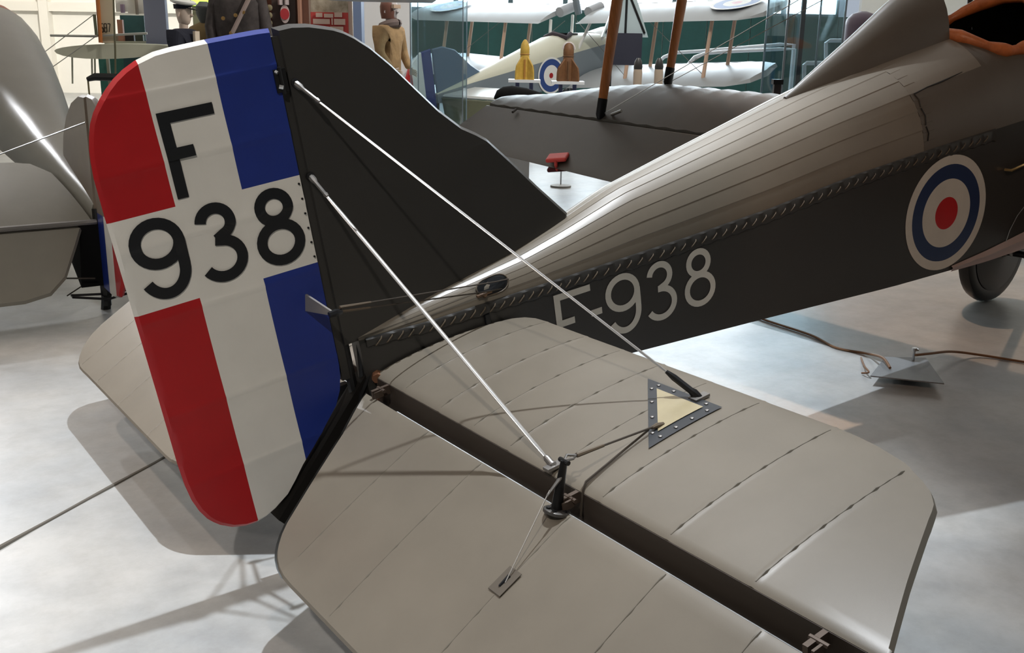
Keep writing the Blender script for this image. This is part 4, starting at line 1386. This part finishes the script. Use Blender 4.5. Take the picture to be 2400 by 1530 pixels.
def mannequin(label, u, D, faceu, cloth, cap_kind, ztop):
    """standing figure on a plinth; faces along the hall direction given by faceu"""
    b = at(u, 90, D)
    Mf = frame(Vector((b.x, b.y, 0)), faceu)
    root = thing('mannequin', label, 'mannequin', Mf)
    pl = ztop - 1.80
    if pl > .05:
        MB().box((0, 0, pl / 2), (.6, .6, pl)).build('plinth', mat('plinth_grey', (.35, .35, .36), .6), root, smooth=False)
    z = pl
    J = [(0, 0, .98), (0, 0, 1.18), (0, 0, 1.38), (0, 0, 1.47), (0, .20, 1.40), (.02, .27, 1.12), (.16, .20, .92), (0, -.20, 1.40), (.02, -.27, 1.12), (.16, -.20, .92), (0, .10, .90), (0, .11, .50), (0, .11, .08), (.12, .12, .03), (0, -.10, .90), (0, -.11, .50), (0, -.11, .08), (.12, -.12, .03)]
    J = [(x, y, q + z) for x, y, q in J]
    Eg = [(0, 1), (1, 2), (2, 3), (2, 4), (4, 5), (5, 6), (2, 7), (7, 8), (8, 9), (0, 10), (10, 11), (11, 12), (12, 13), (0, 14), (14, 15), (15, 16), (16, 17)]
    R_ = [.17, .16, .17, .08, .095, .07, .05, .095, .07, .05, .10, .075, .055, .05, .10, .075, .055, .05]
    person_mesh('body', J, Eg, R_, cloth, root)
    hm = MB()
    hz = z + 1.64
    prof = [(.03, -.135), (.06, -.11), (.075, -.06), (.085, 0), (.088, .05), (.075, .10), (.04, .13), (.01, .138)]
    hm.lathe(prof, (.015, 0, hz), 16, None, 1.15, .92)
    hm.tube([(0, 0, hz - .2), (.005, 0, hz - .08)], .055, 10)
    hm.tube([(.10, 0, hz + .02), (.125, 0, hz - .02), (.105, 0, hz - .03)], [.012, .018, .014], 6)
    for sg in (1, -1):
        hm.tube([(.0, sg * .085, hz + .02), (-.01, sg * .092, hz - .03)], .014, 6)
    hm.build('head', SKIN if cap_kind == 'naval' else mat('grey_face', (.42, .38, .38), .5), root)
    for sg in (1, -1):
        hd_ = MB()
        hx, hy, hz2 = .18, sg * .19, z + .90
        hd_.box((hx + .03, hy, hz2 - .02), (.07, .03, .075))
        for k in range(4):
            hd_.tube([(hx + .05, hy + .0, hz2 + .01 - .02 * k), (hx + .10, hy - sg * .01, hz2 - .0 - .022 * k), (hx + .125 - .006 * abs(k - 1.5), hy - sg * .03, hz2 - .01 - .022 * k)], .0085, 6)
        hd_.tube([(hx + .02, hy, hz2 + .02), (hx + .06, hy - sg * .035, hz2 + .035)], .010, 6)
        hd_.build('hand', SKIN, root)
    if cap_kind == 'naval':
        c = MB()
        c.lathe([(.10, .06), (.105, .115)], (0, 0, hz), 18, None, 1.05, .92)
        c.build('cap_band', NAVC, root)
        c = MB()
        Mt = Matrix.Rotation(math.radians(8), 3, 'Y')
        c.lathe([(.105, .112), (.155, .13), (.158, .15), (.12, .172), (.02, .176)], (0, 0, hz), 20, Mt)
        c.build('cap_crown', WHITE, root)
        MB().quadbox([(.10, -.07, hz + .066), (.175, -.045, hz + .045), (.175, .045, hz + .045), (.10, .07, hz + .066)], (0, 0, .008)).build('cap_peak', INK, root, smooth=False)
        MB().quadbox([(.142, -.05, z + .95), (.142, .05, z + .95), (.150, .06, z + 1.44), (.150, -.05, z + 1.44)], (.03, 0, 0)).build('shirt_front', mat('cream_shirt', (.78, .66, .52), .7), root, smooth=False)
    else:
        c = MB()
        c.lathe([(.09, -.10), (.105, -.02), (.108, .05), (.09, .115), (.04, .15), (.01, .155)], (-.012, 0, hz), 16, None, 1.12, .96)
        c.build('flying_helmet', mat('brown_leather', (.17, .07, .05), .5), root)
        MB().box((.10, 0, hz + .05), (.04, .15, .045)).build('goggles', mat('goggle_band', (.5, .36, .26), .4), root)
        MB().tube([(.08 * math.cos(a) * 1.3, .10 * math.sin(a), z + 1.46 + .03 * math.cos(a)) for a in [2 * math.pi * j / 14 for j in range(15)]], .055, 8, cap=False).build('fur_collar', mat('fur_collar', (.16, .12, .11), .9), root)
    return root


mannequin('mannequin in a dark naval jacket and white peaked cap', 432, 13.0, RH * .9 + FH * -.2, NAVC, 'naval', at(432, 5, 13).z + .02)
mannequin('mannequin in a tan flying coat and leather helmet', 914, 13.5, RH * .85 + FH * -.45, TAN, 'flyer', at(925, 0, 13.5).z + .03)
# uniform and medal figure in the dark case
dj = at(560, 60, 13.6)
DJ = frame(Vector((dj.x, dj.y, 0)), -FH)
uf = thing('uniform_display', 'dark tunic with shoulder straps and medals on a stand', 'uniform', DJ)
zt = at(560, -40, 13.6).z
MB().lathe([(.22, zt - 1.15), (.24, zt - .8), (.28, zt - .5), (.29, zt - .25), (.22, zt - .12), (.09, zt - .05), (.08, zt)], (0, 0, 0), 22, None, .6, 1.15).build('tunic', mat('dark_tunic', (.075, .062, .060), .8, noise=.5, nscale=9), uf)
for sg in (1, -1):
    MB().tube([(0, sg * .28, zt - .2), (.02, sg * .36, zt - .55), (.08, sg * .33, zt - .85)], [.09, .08, .06], 10).build('sleeve', MATS['dark_tunic'], uf)
MB().tube([(.19, .22, zt - .15), (.20, .0, zt - .55), (.17, -.18, zt - .85)], .028, 8).build('cross_belt', mat('belt_pale', (.42, .33, .30), .5), uf)
for yy, zz in ((.12, -.36), (-.14, -.44), (.02, -.40), (-.05, -.62)):
    MB().lathe([(.025, 0), (.025, .012), (.01, .016)], (.205, yy, zt + zz), 10, Matrix.Rotation(math.pi / 2, 3, 'Y')).build('medal', BRASS, uf)
MB().tube([(0, 0, 0), (0, 0, zt - 1.1)], .03, 8).lathe([(.2, 0), (.2, .03), (.03, .05)], (0, 0, 0), 20).build('stand_pole', BLK, uf)
tag(slab('dark_screen', 500, 616, 0, 14.4, .08, mat('taupe_screen', (.17, .15, .14), .7), z1=3.1), 'taupe display screen behind the medal tunic', 'board')
tag(slab('green_screen', 455, 502, 0, 15.4, .08, mat('khaki_screen', (.33, .33, .20), .7), z1=3.0), 'khaki display screen beside the naval mannequin', 'board')
kb = at(480, 62, 13.9)
kf = thing('khaki_uniform', 'small khaki uniform figure beside the naval mannequin', 'uniform', frame(Vector((kb.x, kb.y, 0)), -FH))
zk = at(480, 15, 13.9).z
MB().lathe([(.2, zk - 1.1), (.22, zk - .6), (.24, zk - .35), (.18, zk - .26), (.06, zk - .2)], (0, 0, 0), 18, None, .6, 1.1).build('tunic', mat('khaki_brown', (.22, .15, .06), .8), kf)
MB().lathe([(.05, zk - .22), (.10, zk - .10), (.105, zk), (.05, zk + .06)], (0, 0, 0), 14).build('head_form', mat('grey_head', (.10, .11, .11), .7), kf)
MB().tube([(0, 0, 0), (0, 0, zk - 1.0)], .04, 8).build('stand_pole', BLK, kf)
ex = at(472, 4, 15.0)
eo = thing('exit_lamp', 'glowing yellow green sign lamp above the naval mannequin', 'sign', frame(ex, -FH))
MB().box((0, 0, 0), (.06, .30, .16)).build('lamp_box', mat('lamp_box', (.1, .1, .1), .5), eo, smooth=False)
MB().box((.035, 0, 0), (.012, .26, .12)).build('lamp_face', mat('lamp_glow', (.5, .9, .2), .4, emit=(.65, 1.0, .12), estr=1.6), eo, smooth=False)
MB().tube([(0, 0, 0), (-.35, 0, 0)], .015, 6).build('lamp_bracket', BLK, eo)
# brown cabinet with emblem
cb = thing('wood_showcase', 'brown wooden showcase holding a red oval emblem', 'showcase', None)
slab('back_board', 618, 728, 0, 14.0, .08, mat('brown_board', (.20, .09, .06), .5, noise=.3, nscale=3), cb, z1=3.0)
slab('dark_panel', 640, 695, 0, 13.95, .03, mat('dark_panel', (.07, .05, .045), .6), cb, z0=1.2, z1=3.0)
slab('left_stile', 616, 624, 0, 13.85, .12, mat('orange_wood', (.50, .20, .10), .4), cb, z1=3.0)
slab('right_stile', 700, 706, 0, 13.85, .12, mat('tan_wood', (.42, .22, .15), .4), cb, z1=3.0)
em = at(668, 33, 13.9)
for sx_, sz_, off, m in ((.062, .115, 0, mat('emblem_white', (.70, .58, .56), .5)), (.060, .072, .012, mat('emblem_red', (.55, .05, .06), .5))):
    g = MB()
    pts = [em - FH * off + RH * (sx_ * math.cos(2 * math.pi * j / 24)) + UP * (sz_ * math.sin(2 * math.pi * j / 24)) for j in range(24)]
    g.add(pts + [p - FH * .01 for p in pts], [tuple(range(24)), tuple(range(24, 48))] + [(j, (j + 1) % 24, (j + 1) % 24 + 24, j + 24) for j in range(24)])
    g.build('oval_emblem', m, cb)
for v in (18, 36, 54):
    p = at(632, v, 13.9)
    MB().lathe([(.035, 0), (.04, .01), (.02, .02)], p, 14, Vector((0, 0, 1)).rotation_difference(-FH).to_matrix()).build('round_badge', mat('badge_green', (.30, .26, .15), .5), cb)
for u in (657, 671):
    p = at(u, 3, 13.9)
    MB().box(p, (.05, .05, .09)).build('small_badge', mat('badge_pale', (.5, .42, .42), .5), cb)
# poster
ps = thing('framed_poster', 'red poster with pale lettering and pictures in a cream frame', 'poster', None)
slab('poster_frame', 726, 827, 0, 12.6, .05, mat('cream_frame', (.78, .60, .50), .5), ps, z0=at(726, 95, 12.6).z, z1=at(726, -75, 12.6).z)
slab('picture_area', 731, 817, 0, 12.58, .02, mat('poster_picture', (.70, .60, .47), .6, noise=.5, nscale=9, col2=(.36, .28, .19)), ps, z0=at(726, 28, 12.58).z, z1=at(726, -65, 12.58).z)
slab('red_area', 730, 817, 0, 12.58, .02, mat('poster_red', (.66, .08, .07), .6), ps, z0=at(726, 88, 12.58).z, z1=at(726, 28, 12.58).z)
PW = mat('poster_lettering', (.80, .58, .48), .6)
for u0, u1, v0, v1 in ((742, 757, 30, 40), (761, 782, 32, 41), (785, 803, 29, 40), (735, 774, 44, 56), (778, 781, 43, 58), (784, 810, 44, 58), (740, 770, 62, 72), (775, 805, 62, 74)):
    slab('lettering', u0, u1, 0, 12.56, .012, PW, ps, z0=at(u0, v1, 12.56).z, z1=at(u0, v0, 12.56).z)
for u in (745, 808):
    slab('poster_leg', u - 4, u + 4, 0, 12.66, .05, mat('leg_grey', (.2, .2, .2), .5), ps, z1=at(u, 95, 12.66).z)
# pillars and white panel beside the flyer
tag(slab('blue_pillar', 829, 848, 0, 15.5, .3, mat('pillar_blue', (.16, .22, .36), .5), z1=HZ), 'slim blue grey pillar right of the red poster', 'pillar')
tag(slab('white_partition', 850, 964, 0, 17.5, .1, mat('white_panel', (.80, .80, .80), .5), z1=3.4), 'white partition behind the flying coat mannequin', 'partition')

# glass case around the far tail
def glass_case(label, u0, u1, D, depth, z1, edge, cat='display case'):
    a, b = at(u0, 90, D), at(u1, 90, D)
    a.z = b.z = 0
    w_ = (b - a).length
    t = thing('glass_case', label, cat, frame(a, RH))
    ex_ = .012
    for y0 in (0, depth):
        MB().box((w_ / 2, y0, z1 / 2 + .05), (w_, .008, z1 - .1)).build('glass_pane', GLASS, t, smooth=False)
    for x0 in (0, w_):
        MB().box((x0, depth / 2, z1 / 2 + .05), (.008, depth, z1 - .1)).build('glass_pane', GLASS, t, smooth=False)
    MB().box((w_ / 2, depth / 2, .05), (w_ + .04, depth + .04, .1)).build('case_base', mat('case_base', (.10, .11, .13), .5), t, smooth=False)
    MB().box((w_ / 2, depth / 2, z1), (w_ + .02, depth + .02, .03)).build('case_top', mat('case_top', (.4, .45, .5), .4), t, smooth=False)
    for x0 in (0, w_):
        for y0 in (0, depth):
            MB().box((x0, y0, z1 / 2), (edge, edge, z1)).build('case_post', mat('case_post', (.35, .42, .48), .25, .3), t, smooth=False)
    return t


glass_case('tall glass case in front of the flying coat mannequin', 962, 1085, 11.8, .9, 3.0, .012)
gc = glass_case('tall glass case with a dark post beside the headrest fairing', 1842, 1975, 11.0, .9, 3.0, .02)
q1, q2 = at(1882, 0, 11.3), at(1862, 200, 11.3)
MB().quadbox([Vector((q1.x, q1.y, .1)), Vector((q1.x, q1.y, .1)) + RH * .045, Vector((q1.x, q1.y, 2.9)) + RH * .045, Vector((q1.x, q1.y, 2.9))], FH * .045).build('inner_post', mat('dark_post', (.03, .035, .05), .5), None, smooth=False)
_ip = bpy.data.objects['inner_post']
_ip.parent = gc
_ip.matrix_parent_inverse = gc.matrix_world.inverted()
ch = thing('dark_case_post', 'brown black post standing at the corner of the glass case', 'post', frame(Vector((at(1822, 190, 10.6).x, at(1822, 190, 10.6).y, 0)), RH))
MB().box((0, 0, .62), (.07, .07, 1.24)).build('post_shaft', mat('post_brown', (.03, .02, .02), .5), ch, smooth=False)
MB().box((0, 0, 1.26), (.10, .10, .05)).build('post_cap', BLK, ch, smooth=False)

# handrails in the far bay
for k, (lab, pts, D) in enumerate((('upper pale tube handrail curving down beside the far lower wing', [(1530, 190), (1540, 150), (1556, 134), (1580, 124), (1640, 120), (1830, 104)], 24.0), ('lower pale tube handrail curving down beside the far lower wing', [(1600, 200), (1612, 152), (1628, 134), (1655, 125), (1700, 121), (1830, 115)], 23.0), ('pale tube handrail right of the glass case', [(1935, 190), (1936, 100), (1945, 95), (2060, 95)], 22.0), ('low pale tube rail right of the glass case', [(1884, 200), (1885, 152), (1890, 148), (2060, 147)], 20.0))):
    P = [at(u, v, D) for u, v in pts]
    P = [Vector((P[0].x, P[0].y, 0))] + P + [Vector((P[-1].x, P[-1].y, 0)) + RH * .02]
    P.insert(-1, P[-2] + RH * .3)
    P[-1] = Vector((P[-2].x, P[-2].y, 0))
    o = MB().tube(P, .04, 8).build('handrail', mat('rail_paint', (.62, .66, .70), .35), None)
    tag(o, lab, 'handrail', 'far bay handrails')

# two finned exhibits standing nose up before the far biplane
def finned(label, u, vt, vb, D, m, m2, rad, collar):
    c = at(u, (vt + vb) / 2, D)
    z0, z1 = at(u, vb, D).z, at(u, vt, D).z
    h = z1 - z0
    t = thing('finned_exhibit', label, 'exhibit', frame(Vector((c.x, c.y, 0)), -FH), 'finned exhibits')
    MB().lathe([(rad * .95, z0), (rad, z0 + .3 * h), (rad, z0 + .6 * h), (rad * .92, z0 + .63 * h), (rad, z0 + .66 * h), (rad, z0 + .78 * h), (rad * .8, z0 + .89 * h), (rad * .4, z0 + .97 * h), (rad * .08, z1)], (0, 0, 0), 22).build('body', m, t)
    MB().tube([(rad * 1.02 * math.cos(a), rad * 1.02 * math.sin(a), z0 + .63 * h) for a in [2 * math.pi * k / 20 for k in range(21)]], rad * .1, 6, cap=False).build('neck_band', m2, t)
    for k in range(4):
        R_ = Matrix.Rotation(math.radians(45 + 90 * k), 3, 'Z')
        P = [(rad * .9, 0, z0 + .58 * h), (rad * 1.25, 0, z0 + .52 * h), (rad * 2.5, 0, z0 + .34 * h), (rad * 2.75, 0, z0 + .2 * h), (rad * 2.8, 0, z0), (rad * .9, 0, z0)]
        a = [R_ @ Vector(p) + R_ @ Vector((0, -.012, 0)) for p in P]
        b = [R_ @ Vector(p) + R_ @ Vector((0, .012, 0)) for p in P]
        MB().add(a + b, [tuple(range(6)), tuple(reversed(range(6, 12)))] + [(q, (q + 1) % 6, (q + 1) % 6 + 6, q + 6) for q in range(6)]).build('fin', m, t, smooth=False)
    MB().tube([(rad * 1.02, 0, z0 + .02), (rad * 1.03, 0, z0 + .5 * h)], rad * .22, 7).build('front_batten', m2, t)
    if collar:
        MB().tube([(.02, rad * 1.12 * math.cos(a), z0 + .80 * h + rad * 1.25 * math.sin(a)) for a in [math.pi * k / 12 for k in range(13)]], rad * .16, 7).build('pale_hoop', mat('collar_pale', (.62, .56, .56), .5), t)
    MB().box((0, 0, z0 - .02), (.34, .46, .04)).build('stand_top', mat('stand_white', (.7, .72, .74), .4), t, smooth=False)
    for y in (-.1, .1):
        MB().tube([(0, y, z0 - .04), (0, y, 0)], .03, 8).build('stand_leg', mat('stand_blue', (.05, .06, .14), .5), t)
    return t


finned('yellow finned bomb shaped exhibit left of the far roundel', 1230, 92, 186, 15.0, YELC, mat('seam_orange', (.42, .20, .04), .6), .066, False)
finned('brown finned bomb shaped exhibit right of the far roundel', 1332, 97, 190, 14.8, BROWNC, mat('pocket_brown', (.14, .07, .03), .7), .075, True)
# black hooded nacelle beyond the wing tip
nb_ = at(1208, 222, 11.6)
nt_ = thing('open_nacelle', 'black hollow shell with a tan rim beyond the far wing tip', 'nacelle', frame(Vector((nb_.x, nb_.y, 0)), RH))
zn = nb_.z
MB().rings([[Vector((x, .22 * w_ * math.cos(math.pi * j / 12), zn - .05 + .15 * w_ * math.sin(math.pi * j / 12))) for j in range(13)] for x, w_ in ((-.24, .15), (-.21, .62), (-.14, .9), (-.04, 1), (.12, .85), (.30, .5))], close=False).build('shell', mat('matt_shell', (.008, .008, .008), .9, spec=.1), nt_)
MB().box((0, 0, zn - .075), (.46, .44, .05)).build('rim_board', mat('rim_tan', (.45, .20, .12), .5), nt_, smooth=False)
MB().box((0.02, 0, (zn - .1) / 2), (.3, .3, zn - .1)).build('pedestal', mat('pedestal_grey', (.5, .5, .5), .5), nt_, smooth=False)
# extra pale items in the far bay: two small figures on the far wing, dark crate, overhead hanging wing
for u, lab in ((1494, 'left small dark topped bottle exhibit before the far lower wing'), (1543, 'right small dark topped bottle exhibit before the far lower wing')):
    b = at(u, 188, 13.5)
    zt_ = at(u, 138, 13.5).z
    t = thing('bottle_exhibit', lab, 'exhibit', frame(Vector((b.x, b.y, 0)), -FH), 'bottle exhibits')
    MB().lathe([(.055, b.z - .1), (.058, b.z + .1), (.05, b.z + .16), (.02, b.z + .17)], (0, 0, 0), 14).build('lower_body', mat('pale_brown', (.45, .36, .28), .5), t)
    MB().lathe([(.052, b.z + .13), (.058, b.z + .17), (.045, b.z + .24), (.02, b.z + .28), (.015, zt_)], (0, 0, 0), 14).build('dark_top', mat('dark_top', (.03, .03, .03), .4), t)
    MB().tube([(0, 0, 0), (0, 0, b.z - .08)], .03, 8).lathe([(.12, 0), (.12, .02), (.03, .03)], (0, 0, 0), 16).build('stand', BLK, t)
c = at(1462, 115, 16.5)
t = thing('dark_crate', 'dark blue black crate on a frame left of the bottle exhibits', 'crate', frame(Vector((c.x, c.y, 0)), -FH))
MB().box((0, 0, c.z), (.4, .52, .48)).build('crate_body', mat('crate_dark', (.02, .022, .04), .5), t, smooth=False)
for y in (-.22, .22):
    for x in (-.16, .16):
        MB().tube([(x, y, 0), (x, y, c.z - .2)], .03, 6).build('frame_leg', BLK, t)
c = at(1455, 62, 16.6)
MB().rings([[Vector((x, y, z)) for x, y in ((-.12, -w_), (.12, -w_), (.12, w_), (-.12, w_))] for z, w_ in ((c.z - .16, .36), (c.z + .45, .14))]).build('lantern_hood', mat('hood_pale', (.45, .55, .58), .3), t, smooth=False)
MB().tube([(.13, -.3, c.z - .1), (.13, -.05, c.z + .44)], .018, 6).tube([(.13, .3, c.z - .1), (.13, .05, c.z + .44)], .018, 6).tube([(.13, 0, c.z - .14), (.13, 0, c.z + .5)], .018, 6).build('hood_ribs', BLK, t)
# wing hung overhead between poster and flyer
h0, h1 = at(742, -3, 10.5), at(1010, -5, 10.5)
t = thing('hanging_wing', 'grey wing panel hung above the poster and flyer', 'wing', frame(h0, (h1 - h0)))
Lw = (h1 - h0).length
plate('wing_panel', [(0, -.1), (.05, -.3), (.25, -.5), (Lw, -.5), (Lw, .7), (.3, .7), (.06, .5), (0, .3)], frange(.2, Lw - .1, .3), [-.3, 0, .3], lambda x, y: (Vector((x, y, .11 + .03 * math.cos(y * 2))), Vector((x, y, .0)), Vector((x, y, .03))), GREY, t, inset=.04)
for x in (.3, Lw - .3):
    MB().tube([(x, 0, .1), (x, 0, HZ - h0.z)], .005, 5).build('hanging_cable', STEEL, t)
# barrier post on the far floor under the wing
b = onfloor(1314, 438)
t = thing('barrier_post', 'thin barrier post with a round base under the far wing', 'post', Matrix.Translation((b.x, b.y, 0)))
MB().lathe([(.12, 0), (.12, .02), (.02, .03)], (0, 0, 0), 24).build('base_disc', mat('base_grey', (.25, .24, .22), .5), t)
MB().tube([(0, 0, .02), (0, 0, .6)], .008, 8).build('rod', GREY, t)
# floor plate with its cables
pc = [onfloor(2040, 880, .05), onfloor(2213, 898, .05), onfloor(2170, 838, .05), onfloor(2075, 836, .05)]
ctr_ = sum(pc, Vector()) / 4
t = thing('floor_plate', 'grey metal plate raised off the floor below the roundel', 'plate', Matrix.Translation((ctr_.x, ctr_.y, 0)))
cc = Vector((ctr_.x, ctr_.y, 0))
o = MB().quadbox([p - cc for p in pc], (0, 0, -.006)).build('plate_top', PLATE, t, smooth=False)
MB().lathe([(.06, 0), (.06, .043)], (0, 0, 0), 20).build('plate_foot', BLK, t)
p = onfloor(2140, 845, .05) - cc
MB().tube([p, p + UP * .055, p + UP * .06 + RH * .02], .007, 8).lathe([(.014, .055), (.014, .07)], p, 10).build('eye_bolt', STEEL, t)
CORD = mat('brown_cord', (.16, .075, .03), .6)
def cord(label, pts, r_=.006):
    P = [onfloor(u, v, z) for u, v, z in pts]
    Q = []
    for i in range(len(P) - 1):
        a, b, c_, d_ = P[max(i - 1, 0)], P[i], P[i + 1], P[min(i + 2, len(P) - 1)]
        for s_ in range(8):
            f = s_ / 8
            Q.append(.5 * ((2 * b) + (c_ - a) * f + (2 * a - 5 * b + 4 * c_ - d_) * f * f + (3 * b - a - 3 * c_ + d_) * f ** 3))
    Q.append(P[-1])
    return tag(MB().tube(Q, r_, 7).build('cord', CORD), label, 'cord')


cord('brown cord looping over the floor to the left of the metal plate', [(1640, 690, .008), (1780, 745, .008), (1900, 785, .008), (1960, 815, .008), (2030, 828, .012), (2068, 838, .07), (2086, 862, .06)], .007)
cord('thin cord standing in a loop at the plate corner', [(2018, 838, .008), (2026, 858, .03), (2036, 872, .03), (2020, 874, .01)], .005)
cord('brown cord running right from the metal plate', [(2146, 832, .10), (2175, 829, .09), (2230, 824, .05), (2300, 832, .012), (2420, 851, .008), (2600, 875, .008)], .007)
es = at(2022, 45, 17.0)
t = thing('domed_exhibit', 'dark domed exhibit behind the headrest fairing', 'exhibit', frame(Vector((es.x, es.y, 0)), -FH))
MB().lathe([(.20, 0), (.20, .9), (.26, 1.0), (.27, es.z - .1), (.25, es.z), (.17, es.z + .08), (.05, es.z + .12)], (0, 0, 0), 22).build('dome', mat('mauve_shield', (.10, .07, .10), .5), t)
MB().lathe([(.32, 0), (.32, .05), (.2, .06)], (0, 0, 0), 22).build('dome_base', BLK, t)
